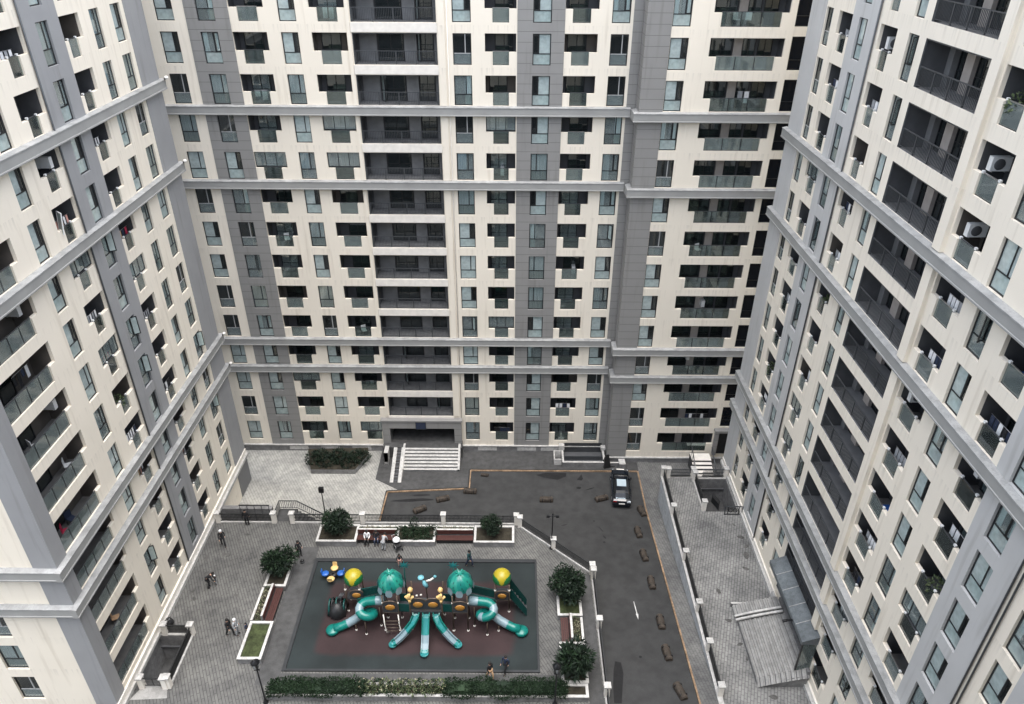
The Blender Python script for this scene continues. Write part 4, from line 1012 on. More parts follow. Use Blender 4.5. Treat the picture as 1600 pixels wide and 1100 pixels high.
b = MB(); b.box(-2.95, -2.2, -1.0, -.9, 0, .7, 'white'); b.box(-2.95, -2.85, -.9, .4, 0, .7, 'white'); b.box(-2.85, -2.2, .3, .4, 0, .7, 'white'); b.build('side_bin_wall', t)
t = thing('planter', 'pale concrete planter block by the wing corner behind the parked car', 'planter', (11.0, 57.2, 0)); b = MB(); b.box(-.32, .32, -.4, .45, 0, .55, 'stone', 'white'); b.box(-.24, .24, -.3, .35, .55, .6, 'white'); b.build('block', t); b = MB(); b.box(-1.5, -.34, -.1, .1, 0, .45, 'stone', 'white'); b.build('wall', t)
t = thing('sign_board', 'black folding board leaning beside the kerb behind the parked car', 'board', (9.5, 56.95, 0), .3)
b = MB(); b.face([(-.35, -.15, 0), (.35, -.15, 0), (.2, .15, 1.5), (-.2, .15, 1.5)], 'black'); b.face([(-.35, .55, 0), (.35, .55, 0), (.2, .17, 1.5), (-.2, .17, 1.5)], 'black'); b.face([(-.35, -.15, 0), (-.35, .55, 0), (-.2, .16, 1.5)], 'black'); b.build('panel', t); b = MB(); b.box(.35, 1.0, -.1, .3, 0, .08, 'black'); b.build('foot', t)
# curved steps to wing entrance
t = thing('stairs', 'small white flight of steps up to the wing door behind the right terrace', 'stairs', (18.6, 54.4, 0))
b = MB()
for i in range(6): b.box(-.95, .95, .0 + .38 * i, .38 * (i + 1) if i < 5 else 3.0, 0, 1.2 * (i + 1) / 6 + .3, 'smooth', 'sill')
b.build('step_flight', t)
b = MB(); b.tube([(-1.05, -1.2, .9), (-1.0, -.6, 1.2), (-.95, .3, 1.7), (-.95, 2.6, 2.6)], .05, 'rail', 6); b.tube([(1.0, .0, 1.5), (1.0, 2.6, 2.6)], .05, 'rail', 6)
for i in range(6): b.obox((-.97, -.4 + .55 * i, 0.2), (-.97, -.4 + .55 * i, 1.3 + .25 * i), .03, .03, 'rail', up=(0, 1, 0))
b.build('handrail', t)

# ------------------------------------------------------------------ planters
def planter(label, loc, walls, soil, extra=None, rim=.16, h=.5, soilk='soil', name='planter'):
    t = thing(name, label, 'planter', loc)
    x0, x1, y0, y1 = walls; b = MB()
    for a in ((x0, x1, y0, y0 + rim), (x0, x1, y1 - rim, y1), (x0, x0 + rim, y0 + rim, y1 - rim), (x1 - rim, x1, y0 + rim, y1 - rim)): b.box(*a, 0, h, 'stone'); 
    for a in ((x0 - .03, x1 + .03, y0 - .03, y0 + rim), (x0 - .03, x1 + .03, y1 - rim, y1 + .03), (x0 - .03, x0 + rim, y0 + rim, y1 - rim), (x1 - rim, x1 + .03, y0 + rim, y1 - rim)): b.box(*a, h, h + .06, 'white')
    b.build('rim_wall', t); b = MB(); b.face([(x0 + rim, y0 + rim, h - .06), (x1 - rim, y0 + rim, h - .06), (x1 - rim, y1 - rim, h - .06), (x0 + rim, y1 - rim, h - .06)], soilk); b.build('soil', t)
    return t
planter('long white rimmed planter carrying the clipped hedges along the front of the playground', (-5.4, 30.1, TZ), (-10.5, 10.55, -.45, .5), None)
planter('stone planter box with a small tree at the left end of the back row', (-14.2, 44.2, TZ), (-1.62, 1.6, -.92, .98), None, h=.55)
planter('stone planter box with low clipped shrubs between the two back benches', (-7.8, 44.2, TZ), (-1.58, 1.6, -.85, .98), None, h=.5)
planter('stone planter box with a small round tree at the right end of the back row', (-1.4, 44.2, TZ), (-1.6, 1.65, -.88, .98), None, h=.5)
planter('white rimmed planter with a small tree at the far end of the left bench', (-17.9, 40.1, TZ), (-.82, .8, -1.4, 1.4), None)
planter('white rimmed planter of thin grass at the near end of the left bench', (-17.9, 33.9, TZ), (-.82, .8, -1.55, 1.55), None, soilk='lawn')
planter('white rimmed planter with a round tree at the far end of the right bench', (4.35, 37.55, TZ), (-.88, .88, -1.4, 1.4), None, soilk='lawn')
planter('white rimmed corner planter with a leafy tree beside the front hedge', (4.35, 31.9, TZ), (-.88, .88, -1.2, 1.95), None)

def bench(label, loc, rz, L):
    t = thing('bench', label, 'bench', loc, rz)
    b = MB(); 
    for i in range(4): b.box(-L / 2, L / 2, -.28 + .14 * i, -.28 + .14 * i + .115, .40, .45, 'maroon')
    b.build('seat', t)
    b = MB()
    for i in range(3): b.box(-L / 2, L / 2, .31, .35, .52 + .15 * i, .52 + .15 * i + .125, 'maroon')
    b.build('backrest', t)
    b = MB(); b.box(-L / 2, L / 2, .36, .52, 0, .95, 'stone', 'white'); b.box(-L / 2 + .05, L / 2 - .05, -.2, .3, 0, .40, 'black'); b.build('base_wall', t)
    b = MB(); b.box(-L / 2, L / 2, .52, 1.15, 0, .42, 'stone', 'soil'); b.box(-L / 2, L / 2, 1.15, 1.32, 0, .5, 'stone', 'white'); b.build('flower_trough', t)
    b = MB(); r = random.Random(int(L * 100) + int(loc[0]))
    n = int(L / .42)
    for i in range(n): 
        x = -L / 2 + L * (i + .5) / n; leaves(b, 70, lump(x, .83, .55, .22, .2, .2 + .08 * r.random(), i), .12, 'leafpale' if i % 3 else 'leaflt', r)
    b.build('foliage', t)
    return t
bench('dark timber bench with seated people in the back row under pale shrubs', (-10.98, 43.9, TZ), 0, 3.2)
bench('empty maroon timber bench in the back row between two stone planters', (-4.6, 43.9, TZ), 0, 3.0)
bench('maroon timber bench facing the playground on its left side', (-17.5, 37.1, TZ), PI / 2, 3.0)
bench('maroon timber bench facing the playground on its right side', (3.92, 34.98, TZ), -PI / 2, 2.1)

def hedge(label, loc, L, W, H, k, n, sz, sd, amp=.17):
    t = thing('hedge', label, 'hedge', loc); r = random.Random(sd)
    b = MB(); core(b, -L / 2 + .15, L / 2 - .15, -W / 2 + .12, W / 2 - .12, -.1, H - .08, k); leaves(b, n, boxlump(-L / 2, L / 2, -W / 2, W / 2, 0, H, sd, amp), sz, k, r); b.build('foliage', t)
    return t
hedge('dark clipped hedge in the left third of the front planter', (-12.75, 30.12, TZ + .46), 6.2, .98, .62, 'leafhedge', 5200, .14, 1)
hedge('dark clipped hedge in the right third of the front planter', (-.35, 30.12, TZ + .46), 8.0, .98, .66, 'leafhedge', 6500, .14, 2)
t = thing('shrub_row', 'looser light green flowering shrubs in the middle of the front planter', 'shrubs', (-7.1, 30.12, TZ + .46)); b = MB(); r = random.Random(9)
for i in range(12):
    x = -2.5 + 5.0 * i / 11; leaves(b, 300, lump(x, r.uniform(-.15, .15), .36, .36, .4, .5 + .15 * r.random(), i + 50), .15, 'leaflt' if i % 2 else 'leafhedge', r); leaves(b, 60, lump(x, 0, .5, .34, .38, .5, i + 80), .12, 'leafpale', r)
b.build('foliage', t)
t = thing('shrub', 'low dark rounded shrubs filling the middle back planter', 'shrub', (-7.8, 44.2, TZ + .44)); b = MB()
for i in range(5): leaves(b, 420, lump(-1.15 + .58 * i, .1 * math.sin(i * 2), .28, .5, .6, .36, i + 20), .16, 'leafhedge', r)
leaves(b, 200, lump(-.2, .75, .7, .3, .25, .5, 3), .16, 'leafdk', r); b.build('foliage', t)

def tree(label, loc, crown_z, R, n, sd, longf=1.0, size=.24, flat=.85):
    t = thing('tree', label, 'tree', loc); r = random.Random(sd)
    b = MB(); tr = [(0, 0, 0), (.03, .02, crown_z * .4), (-.02, .03, crown_z * .8), (.02, 0, crown_z + R * .3)]
    b.tube(tr, [.09, .075, .06, .02], 'bark', 7)
    for i in range(7):
        a = i * 2.4; z0 = crown_z * (.45 + .07 * i); e = R * .7
        b.tube([(0, 0, z0), (e * .5 * math.cos(a), e * .5 * math.sin(a), z0 + R * .3), (e * math.cos(a), e * math.sin(a), z0 + R * .45)], [.035, .025, .008], 'bark', 5)
    b.build('trunk', t)
    b = MB(); m = 13; R *= .95
    for i in range(m):
        a = i * 2.399 + r.uniform(-.5, .5); u = -0.75 + 1.6 * (i + .5) / m; q = math.sqrt(max(.05, 1 - u * u * .8)); d = R * r.uniform(.42, .80) * q; k = r.uniform(.30, .52)
        leaves(b, int(n / m * (k / .42) ** 2 * .9), lump(d * math.cos(a), d * math.sin(a), crown_z + u * R * .62 * flat + r.uniform(-.1, .1), R * k, R * k, R * k * .85, sd + i), size, 'leafdk' if i % 4 else 'leafhedge', r, longf)
    leaves(b, n // 6, lump(0, 0, crown_z - .1, R * .6, R * .6, R * .6 * flat, sd + 77), size, 'leafdk', r, longf)
    b.build('crown', t)
    return t
tree('round dark green tree in the right planter nearest the diagonal railing', (4.3, 38.0, TZ + .4), 1.45, 1.42, 3600, 101, 1.0, .26)
tree('spiky dark tree in the corner planter at the right end of the front hedge', (4.25, 31.75, TZ + .4), 1.25, 1.32, 2500, 102, 1.5, .28, .8)
tree('spreading dark tree in the planter at the far end of the left bench', (-17.95, 40.3, TZ + .4), 1.2, 1.22, 2600, 103, 1.4, .24)
tree('ragged dark tree in the left box of the back planter row', (-14.3, 44.6, TZ + .45), 1.15, 1.12, 2400, 104, 1.5, .24)
tree('small round fine leaved tree in the right box of the back planter row', (-1.6, 44.5, TZ + .4), 1.0, .98, 3000, 105, .8, .17)

# ------------------------------------------------------------------ street lamps
def lamp(label, loc, H, kind, rz=0):
    t = thing('street_lamp', label, 'street lamp', loc, rz)
    b = MB(); b.lathe([(.17, 0), (.17, .08), (.08, .22), (.055, .5), (.045, H - .1), (.03, H)], (0, 0, 0), 'lampmetal', 10); b.build('pole', t)
    b = MB()
    if kind == 'lantern':
        b.lathe([(.05, H), (.20, H + .05), (.27, H + .45), (.29, H + .5), (.0, H + .72)], (0, 0, 0), 'lampmetal', 10, kf=lambda j, a: 'lampglass' if j == 1 and int(a * 10 / (2 * PI)) % 2 else 'lampmetal'); b.box(-.18, .18, -.05, .05, H - .25, H - .2, 'lampmetal')
    elif kind == 'flood':
        b.box(-.22, .22, -.12, .12, H - .05, H + .5, 'lampmetal'); b.face([(-.18, -.125, H), (.18, -.125, H), (.18, -.125, H + .45), (-.18, -.125, H + .45)], 'black')
    else:
        b.tube([(-.35, 0, H - .15), (.35, 0, H - .15)], .03, 'lampmetal', 6); b.box(-.5, -.25, -.08, .08, H - .25, H - .08, 'lampmetal'); b.box(.25, .5, -.08, .08, H - .25, H - .08, 'lampmetal'); b.lathe([(.03, H), (.08, H + .05), (.0, H + .18)], (0, 0, 0), 'lampmetal', 8)
    b.build('lamp_head', t); return t
lamp('black lantern lamp post in the front left corner beside the hedge planter', (-16.0, 29.5, TZ), 3.6, 'lantern')
lamp('thin black lamp post with small twin heads beside the diagonal railing', (3.3, 43.2, TZ), 3.7, 'twin')
lamp('dark floodlight post behind the ragged tree in the lower court', (-17.0, 50.1, 0), 2.75, 'flood')
lamp('grey lantern lamp post rising out of the right hedge by the corner tree', (2.95, 29.5, TZ), 3.4, 'lantern')

# ------------------------------------------------------------------ barrier blocks
def block_proto(label, loc, rz):
    t = thing('barrier_block', label, 'stone block', loc, rz, 'brown barrier blocks along the road')
    b = MB(); prof = [(-.25, 0), (.25, 0), (.27, .2), (.2, .36), (.08, .42), (-.08, .42), (-.2, .36), (-.27, .2)]
    n = len(prof); sec = []
    for j, (y, s) in enumerate(((-.62, .86), (-.56, 1), (0, 1.03), (.56, 1), (.62, .86))):
        sec.append([(p[0] * s, y, p[1] * s) for p in prof])
    for a, c in zip(sec, sec[1:]):
        for i in range(n): b.face([a[i], a[(i + 1) % n], c[(i + 1) % n], c[i]], 'block')
    b.face(sec[0], 'block'); b.face(sec[-1][::-1], 'block'); b.build('body', t)
    for y in (-.40, .34): b = MB(); b.box(-.275, .275, y, y + .06, .02, .40, 'asphaltdk'); b.build('strap', t)
    return t
bl = block_proto('brown barrier block by the orange kerb just in front of the parked car', (12.0, 50.5, road_z(50.5)), .25)
names = ['second', 'third', 'fourth', 'fifth', 'sixth', 'seventh']
for i, (x, y, rz) in enumerate([(11.2, 47.4, .1), (11.2, 44.3, .12), (11.25, 40.95, .03), (11.2, 36.7, .02), (11.1, 33.75, .1), (11.35, 30.45, .3)]):
    copy_thing(bl, (x, y, road_z(y)), rz, '%s brown barrier block from the parked car down the orange kerb line' % names[i])
for (x, y, rz, lab) in [(8.5, 52.3, 1.9, 'brown barrier block standing askew on the asphalt left of the parked car'), (3.3, 52.1, 1.57, 'dark barrier block lying across the asphalt behind the diagonal railing lamp'),
                        (-3.9, 53.2, 1.5, 'brown barrier block sitting at the inner corner of the orange kerb'), (-6.4, 52.1, 1.9, 'barrier block on the lower asphalt nearest the kerb corner block'), (-8.4, 50.6, 2.1, 'barrier block on the asphalt closest to the back balustrade')]:
    copy_thing(bl, (x, y, road_z(y)), rz, lab)
copy_thing(bl, (-2.6, 55.6, 0), 1.4, 'small dark barrier block inside the upper asphalt corner by the orange kerb', sc=.6)

# ------------------------------------------------------------------ parked car (rear towards the camera)
car = thing('parked_car', 'black car with a bright sunroof parked at the end of the road', 'car', (10.42, 53.45, .01), math.radians(-5))
def loft(b, secs, k, kf=None, close=True):
    for j, (a, c) in enumerate(zip(secs, secs[1:])):
        for i in range(len(a) - 1): b.face([a[i], a[i + 1], c[i + 1], c[i]], kf(j, i) if kf else k, True)
    if close: b.face(secs[0], k); b.face(secs[-1][::-1], k)
def carsec(y, w, zl, zs, zt, wt):
    h = w / 2; return [(-h * .9, y, zl), (-h, y, zl + .12), (-h, y, (zl + zs) / 2), (-h * .985, y, zs), (-wt / 2, y, zt - .03), (-wt / 4, y, zt), (wt / 4, y, zt), (wt / 2, y, zt - .03), (h * .985, y, zs), (h, y, (zl + zs) / 2), (h, y, zl + .12), (h * .9, y, zl)]
b = MB()
st = [(-2.42, 1.45, .35, .60, .66, 1.2), (-2.36, 1.66, .28, .78, .92, 1.45), (-2.2, 1.76, .24, .86, 1.02, 1.55), (-1.7, 1.80, .2, .88, 1.0, 1.62), (-.6, 1.82, .2, .90, .95, 1.64), (.6, 1.82, .2, .90, .95, 1.64), (1.3, 1.80, .2, .88, .98, 1.5), (2.0, 1.74, .22, .78, .90, 1.42), (2.36, 1.58, .28, .62, .76, 1.25), (2.46, 1.3, .34, .52, .6, 1.0)]
loft(b, [carsec(*s) for s in st], 'carpaint'); b.build('body', car)
b = MB(); gs = [(-2.12, 1.48, .9, .98, 1.0, 1.3), (-1.78, 1.50, .9, 1.02, 1.36, 1.16), (-1.5, 1.52, .9, 1.0, 1.46, 1.14), (.15, 1.54, .9, 1.0, 1.48, 1.16), (.55, 1.54, .9, .99, 1.40, 1.14), (1.32, 1.46, .9, .94, .99, 1.3)]
loft(b, [carsec(*s) for s in gs], 'carglass', kf=lambda j, i: 'carpaint' if (i in (4, 5, 6) and j in (1, 2, 3)) else 'carglass'); b.build('cabin', car)
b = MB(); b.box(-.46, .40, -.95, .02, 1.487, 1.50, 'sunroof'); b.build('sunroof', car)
for sx in (-1, 1):
    b = MB(); b.box(sx * .62 - .17, sx * .62 + .17, -2.40, -2.30, .78, .90, 'lightlens' if sx > 0 else 'redlens'); b.box(sx * .62 - .17, sx * .62 + .17, -2.345, -2.30, .90, .93, 'lightlens'); b.build('tail_light', car)
    b = MB(); b.box(sx * .58 - .16, sx * .58 + .16, 2.30, 2.40, .60, .70, 'lightlens'); b.build('headlight', car)
    b = MB(); b.box(sx * .93 - .09, sx * .93 + .09, .75, .90, .92, 1.04, 'carpaint'); b.build('wing_mirror', car)
    for y in (-1.45, 1.5):
        b = MB(); b.tube([(sx * .72, y, .33), (sx * .90, y, .33)], .33, 'tyre', 18); w = b.build('wheel', car); b = MB(); b.tube([(sx * .885, y, .33), (sx * .912, y, .33)], .2, 'rim', 12); b.build('rim', w)
b = MB(); b.box(-.27, .27, -2.46, -2.42, .58, .70, 'capwhite'); b.build('number_plate', car)
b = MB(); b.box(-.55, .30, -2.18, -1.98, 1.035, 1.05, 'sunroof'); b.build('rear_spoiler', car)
b = MB(); b.box(-.36, .36, 2.1, 2.34, .80, .83, 'capwhite'); b.build('bonnet_trim', car)

# ------------------------------------------------------------------ ramp canopy on the right terrace
t = thing('ramp_canopy', 'pale ribbed sheet canopy over the basement ramp on the right terrace', 'canopy', (18.2, 34.2, TZ))
b = MB(); N = 14
def cz(x): return .28 + 1.15 * max(0, (x + 1.8) / 3.5) ** .8
def csheet(y0, y1, lift, x0=-1.62, x1=1.66, lip=False):
    for i in range(N * 2):
        a = x0 + (x1 - x0) * i / (N * 2); c = x0 + (x1 - x0) * (i + 1) / (N * 2)
        b.face([(a, y0, cz(a) + lift), (c, y0, cz(c) + lift), (c, y1, cz(c) + lift), (a, y1, cz(a) + lift)], 'canopy', True)
        if lip: b.face([(a, y0 - .45, max(.05, cz(a) - .33)), (c, y0 - .45, max(.05, cz(c) - .33)), (c, y0, cz(c)), (a, y0, cz(a))], 'canopy', True)
    for i in range(10):
        a = x0 + (x1 - x0) * (i + .3) / 10
        b.obox((a, y0, cz(a) + lift + .035), (a, y1, cz(a) + lift + .035), .13, .09, 'canopy')
        b.obox((a + .09, y0, cz(a + .09) + lift + .006), (a + .09, y1, cz(a + .09) + lift + .006), .05, .012, 'lgwall')  # dark strip paints shade beside each rib, which soft light leaves faint
        if lip: b.obox((a + .09, y0 - .45, max(.055, cz(a + .09) - .325)), (a + .09, y0, cz(a + .09) + .004), .06, .012, 'lgwall')
        if lip: b.obox((a, y0 - .45, max(.08, cz(a) - .30)), (a, y0, cz(a) + .035), .10, .06, 'canopy')
csheet(-3.0, 1.55, .0, lip=True); csheet(2.05, 3.0, .10, -1.75, 1.4)
b.build('roof_sheet', t)
for y in (1.62, 1.95):
    b = MB(); P = [(-1.85 + 3.2 * i / 10, y, cz(-1.62 + 3.2 * i / 10) + .16) for i in range(11)]
    for p, q in zip(P, P[1:]): b.obox(p, q, .16, .10, 'white')
    b.build('ridge_strip', t)
b = MB(); P = [(-1.6, -3.35, .0), (1.62, -3.35, 0), (1.62, -3.35, 1.15), (.6, -3.35, .95), (-.4, -3.35, .55), (-1.6, -3.35, .05)]; b.face(P, 'stone')
b.box(-1.6, -1.48, -3.3, 2.9, 0, .28, 'stone'); b.box(1.5, 1.7, -3.3, 2.9, 0, 1.5, 'stone'); b.build('side_wall', t)
b = MB(); b.box(-1.75, 1.5, 3.25, 3.4, .006, .35, 'stone', 'white'); b.box(1.35, 1.5, 3.0, 3.9, .35, 1.0, 'white'); b.build('back_kerb', t)

# ------------------------------------------------------------------ playground
pg = thing('play_structure', 'large teal and yellow climbing frame with tube slides and domed roofs on the rubber surface', 'play structure', (-5.97, 36.0, TZ))
OX, OY = -5.97, 36.0
def L3(x, y, z): return (x - OX, y - OY, z - TZ)
def tower(x0, x1, y0, y1, deck, top, nm='tower'):
    for x in (x0, x1):
        for y in (y0, y1):
            b = MB(); b.tube([L3(x, y, TZ), L3(x, y, top)], .055, 'post', 8); b.lathe([(.10, 0), (.10, .05), (.06, .09)], L3(x, y, TZ), 'capwhite', 8); b.lathe([(.085, 0), (.085, .10), (.0, .14)], L3(x, y, deck + .95), 'capwhite', 8); b.build('tower_post', pg)
    b = MB(); p = L3(x0, y0, deck); q = L3(x1, y1, deck); b.box(p[0], q[0], p[1], q[1], p[2] - .08, p[2], 'deck'); b.build('deck', pg)
    b = MB(); zc = p[2]
    for y in (p[1], q[1]): b.obox((p[0], y, zc + .85), (q[0], y, zc + .85), .05, .05, 'post')
    b.build('tower_rail', pg)
def dome(cx, cy, z, R, kind):
    b = MB(); prof = [(R * .98, 0), (R * 1.0, R * .25), (R * .93, R * .6), (R * .72, R * .95), (R * .42, R * 1.17), (R * .12, R * 1.26), (0.001, R * 1.28)]
    c = L3(cx, cy, z)
    if kind == 'yellow':
        def kf(j, a):
            lobe = .5 + .5 * math.cos(3 * (a + PI / 2)); return 'yellow' if (j + .5) / 14 > .50 - .42 * lobe ** 4 else 'green'
        P2 = [(R * (1 - .02 * (i == 0)) * math.cos(max(0, i - 3) / 11 * PI / 2) + .001, R * 1.25 * (.22 * min(i, 3) / 3 + .78 * math.sin(max(0, i - 3) / 11 * PI / 2))) for i in range(15)]
        b.lathe(P2, c, 'green', 72, kf=kf)
    else:
        P3 = [(R * math.cos(i / 10 * PI / 2) + .001, R * 1.28 * math.sin(i / 10 * PI / 2)) for i in range(11)]
        b.lathe(P3, c, 'teal', 64, wob=lambda a, j: 1 + .07 * abs(math.cos(4 * (a + PI / 2) + .25 * j)), kf=lambda j, a: 'tealdk' if abs(math.cos(4 * (a + PI / 2) + .25 * j)) < .12 else ('tealmid' if (int((a + j * .06) * 4 / PI) % 2) else 'teal'))
        for i in range(6):
            a = i * PI / 3; d = Vector((math.cos(a), math.sin(a), .55)); t_ = Vector((-math.sin(a), math.cos(a), 0)); q = Vector(c) + Vector((0, 0, R * 1.22)); b.face([q + t_ * .09, q + d * .38, q - t_ * .09], 'tealmid'); b.face([q - t_ * .09, q + d * .38 + Vector((0, 0, -.03)), q + t_ * .09], 'tealdk')
        for i in range(8):
            a = i * PI / 4 + PI / 8 * 0 - PI / 2; n = (math.cos(a), math.sin(a)); t = (-n[1], n[0])
            P = [(.14, .34), (.25, .12), (.23, -.12), (.12, -.26), (-.12, -.26), (-.23, -.12), (-.25, .12), (-.14, .34)]; rr = R * 1.05
            f = [(c[0] + n[0] * rr * (1 + (.0 if q[1] > 0 else .06)) + t[0] * q[0], c[1] + n[1] * rr * (1 + (0 if q[1] > 0 else .06)) + t[1] * q[0], c[2] + q[1]) for q in P]
            b.face(f, 'ltgrey'); b.face([(x * 1 - n[0] * .03, y - n[1] * .03, zz) for x, y, zz in f][::-1], 'ltgrey')
    return b.build('dome_roof', pg)
tower(-8.97, -7.93, 35.2, 36.3, 4.9, 6.6); tower(-4.07, -3.03, 35.2, 36.3, 4.9, 6.6); tower(-11.99, -10.97, 36.9, 37.95, 4.3, 5.8); tower(-1.12, -.1, 36.9, 37.95, 4.3, 5.8)
dome(-8.47, 36.15, 6.72, .88, 'teal'); dome(-3.57, 36.15, 6.72, .88, 'teal'); dome(-11.42, 37.4, 5.76, .67, 'yellow'); dome(-.64, 37.4, 5.9, .67, 'yellow')
# panels with an orange oval
def panel(cx, y, z0, w, h, ov=True):
    b = MB(); c = L3(cx, y, z0); n = 12; P = [(-w / 2, 0), (w / 2, 0), (w / 2, h * .72)] + [(w / 2 * math.cos(i / n * PI), h * .72 + h * .28 * math.sin(i / n * PI)) for i in range(1, n)] + [(-w / 2, h * .72)]
    for yy, rev in ((-.03, False), (.03, True)):
        f = [(c[0] + p[0], c[1] + yy, c[2] + p[1]) for p in P]; b.face(f[::-1] if rev else f, 'deck')
    pth = [(c[0] + p[0], c[1], c[2] + p[1]) for p in P[2:]]; b.tube(pth, .05, 'post', 6); b.tube([(c[0] + P[0][0], c[1], c[2]), (c[0] + P[1][0], c[1], c[2])], .05, 'post', 6)
    o = b.build('play_panel', pg)
    if ov:
        b = MB(); b.lathe([(0.001, 0), (w * .31, .01), (w * .34, .05), (w * .25, .09), (.001, .11)], (0, 0, 0), 'amber', 18)
        q = b.mesh('oval'); 
        for v in q.vertices: v.co = Vector((v.co.x, -v.co.z - .03, v.co.y * .8))
        put(q, 'oval_disc', o, (c[0], c[1], c[2] + h * .5))
    return o
for x in (-8.45, -3.55): panel(x, 35.13, 5.0, 1.05, 1.15)
for x in (-11.2, -.62): panel(x, 36.82, 4.35, .95, .95)
panel(-6.5, 35.25, 5.15, 1.05, 1.15); panel(-5.44, 35.25, 5.15, 1.05, 1.15)
b = MB(); p = L3(-7.1, 35.3, 4.72); q = L3(-4.84, 36.6, 4.8); b.box(p[0], q[0], p[1], q[1], p[2], q[2], 'deck'); b.build('deck', pg)
for x in (-7.1, -4.84):
    for y in (35.3, 36.6): b = MB(); b.tube([L3(x, y, TZ), L3(x, y, 6.5)], .055, 'post', 8); b.lathe([(.10, 0), (.10, .05), (.06, .09)], L3(x, y, TZ), 'capwhite', 8); b.build('tower_post', pg)
b = MB()     # dark boards under the central deck
for i in range(3):
    p = L3(-7.0 + .72 * i, 35.2, 4.25); b.box(p[0], p[0] + .62, p[1], p[1] + .04, p[2] - .1, p[2] + .75, 'deck')
b.build('skirt_board', pg)
# bridges between towers
for x0, x1, y0, y1, za, zb, k in ((-10.97, -8.97, 36.25, 37.0, 4.3, 4.9, 0), (-3.03, -1.12, 36.25, 37.0, 4.9, 4.3, 1)):
    b = MB(); b.obox(L3(x0, y1 - .1, za), L3(x1, y0 + .3, zb), .9, .07, 'deck')
    for dy in (-.1, .75):
        A, B_ = Vector(L3(x0, y0 + dy, za)), Vector(L3(x1, y0 + dy, zb)); b.obox(A + Vector((0, 0, .85)), B_ + Vector((0, 0, .85)), .06, .06, 'tealdk'); b.obox(A + Vector((0, 0, .42)), B_ + Vector((0, 0, .42)), .03, .62, 'tealdk')
        for i in range(9): s = A.lerp(B_, i / 8); b.obox(s, s + Vector((0, 0, .85)), .05, .05, 'tealdk', up=(0, 1, 0))
    b.build('bridge', pg)
for x0, x1 in ((-7.93, -7.1), (-4.84, -4.07)):
    b = MB(); b.obox(L3(x0, 35.8, 4.86), L3(x1, 35.8, 4.78), .9, .07, 'deck')
    for y in (35.35, 36.25): b.obox(L3(x0, y, 5.25), L3(x1, y, 5.2), .03, .75, 'tealdk')
    b.build('bridge', pg)
# tube slides: a full turn then an exit
def tube_slide(mir):
    f = lambda x, y, z: L3(OX + mir * (x - OX) if mir > 0 else 2 * OX - x, y, z)
    P = [(-8.95, 35.9, 5.35), (-9.6, 35.9, 5.28), (-10.2, 35.9, 5.2)]
    cx, cy, R = -10.25, 35.46, .44
    for i in range(1, 13):
        a = PI / 2 + i * 2 * PI / 12 * .96; P.append((cx + R * math.cos(a) * 1.15, cy + R * math.sin(a), 5.2 - .085 * i))
    P += [(-10.75, 35.72, 3.98), (-11.2, 35.5, 3.75), (-11.7, 35.3, 3.56), (-12.15, 35.15, 3.42), (-12.6, 35.05, 3.34)]
    rr = [.31] * len(P); rr[0] = .36; rr[-1] = .34
    lt = {0, 4, 5, 15, 16} if mir > 0 else {0, 4, 5, 9, 15, 16}
    b = MB(); b.tube([f(*p) for p in P], rr, 'teal', 14, True, kf=lambda j: 'ltgrey' if j in lt else 'teal'); o = b.build('tube_slide', pg)
    b = MB(); e = f(-12.75, 35.0, 3.18); b.lathe([(.001, -.12), (.46, -.10), (.48, .12), (.40, .22), (.001, .24)], e, 'teal', 16); b.build('slide_exit', pg)
    for x, y, zt in ((-9.35, 35.6, 5.0), (-10.3, 34.85, 4.3), (-11.1, 35.2, 3.5)): b = MB(); b.tube([f(x, y, TZ), f(x, y, zt)], .045, 'post', 6); b.lathe([(.09, 0), (.09, .05), (.05, .08)], f(x, y, TZ), 'capwhite', 8); b.build('slide_post', pg)
tube_slide(1); tube_slide(-1)
# three open slides
def open_slide(P, w, nm='open_slide'):
    b = MB(); V = [Vector(L3(*p)) for p in P]
    for j in range(len(V) - 1):
        k = 'ltgrey' if j in (3, 4) else 'teallt'; 
        d0 = (V[min(j + 1, len(V) - 1)] - V[max(j - 1, 0)]); d1 = (V[min(j + 2, len(V) - 1)] - V[j])
        s0 = d0.cross(Vector((0, 0, 1))).normalized() * w / 2; s1 = d1.cross(Vector((0, 0, 1))).normalized() * w / 2; p, q = V[j], V[j + 1]
        b.face([p - s0, p + s0, q + s1, q - s1], k); dn = Vector((0, 0, -.06)); b.face([p - s0 + dn, q - s1 + dn, q + s1 + dn, p + s0 + dn], 'tealdk')
        for sg in (-1, 1): b.obox(p + s0 * sg + Vector((0, 0, .09)), q + s1 * sg + Vector((0, 0, .09)), .06, .22, 'teal' if k == 'teallt' else 'ltgrey')
    e = V[-1]; b.lathe([(.001, -.05), (w * .62, -.04), (w * .66, .08), (w * .5, .10), (w * .45, .02), (.001, .01)], e, 'teallt', 16)
    b.build('open_slide', pg)
open_slide([(-5.97, 35.2, 4.75), (-5.97, 34.9, 4.68), (-5.97, 34.5, 4.25), (-5.97, 34.1, 3.85), (-5.97, 33.7, 3.5), (-5.97, 33.35, 3.28), (-5.97, 33.1, 3.2)], .46)
for m in (-1, 1):
    q = lambda dx: OX + m * dx
    open_slide([(q(.72), 35.2, 4.75), (q(.72), 34.95, 4.68), (q(.95), 34.65, 4.3), (q(1.35), 34.35, 3.9), (q(1.75), 34.1, 3.55), (q(2.1), 33.92, 3.3), (q(2.3), 33.82, 3.2)], .44)
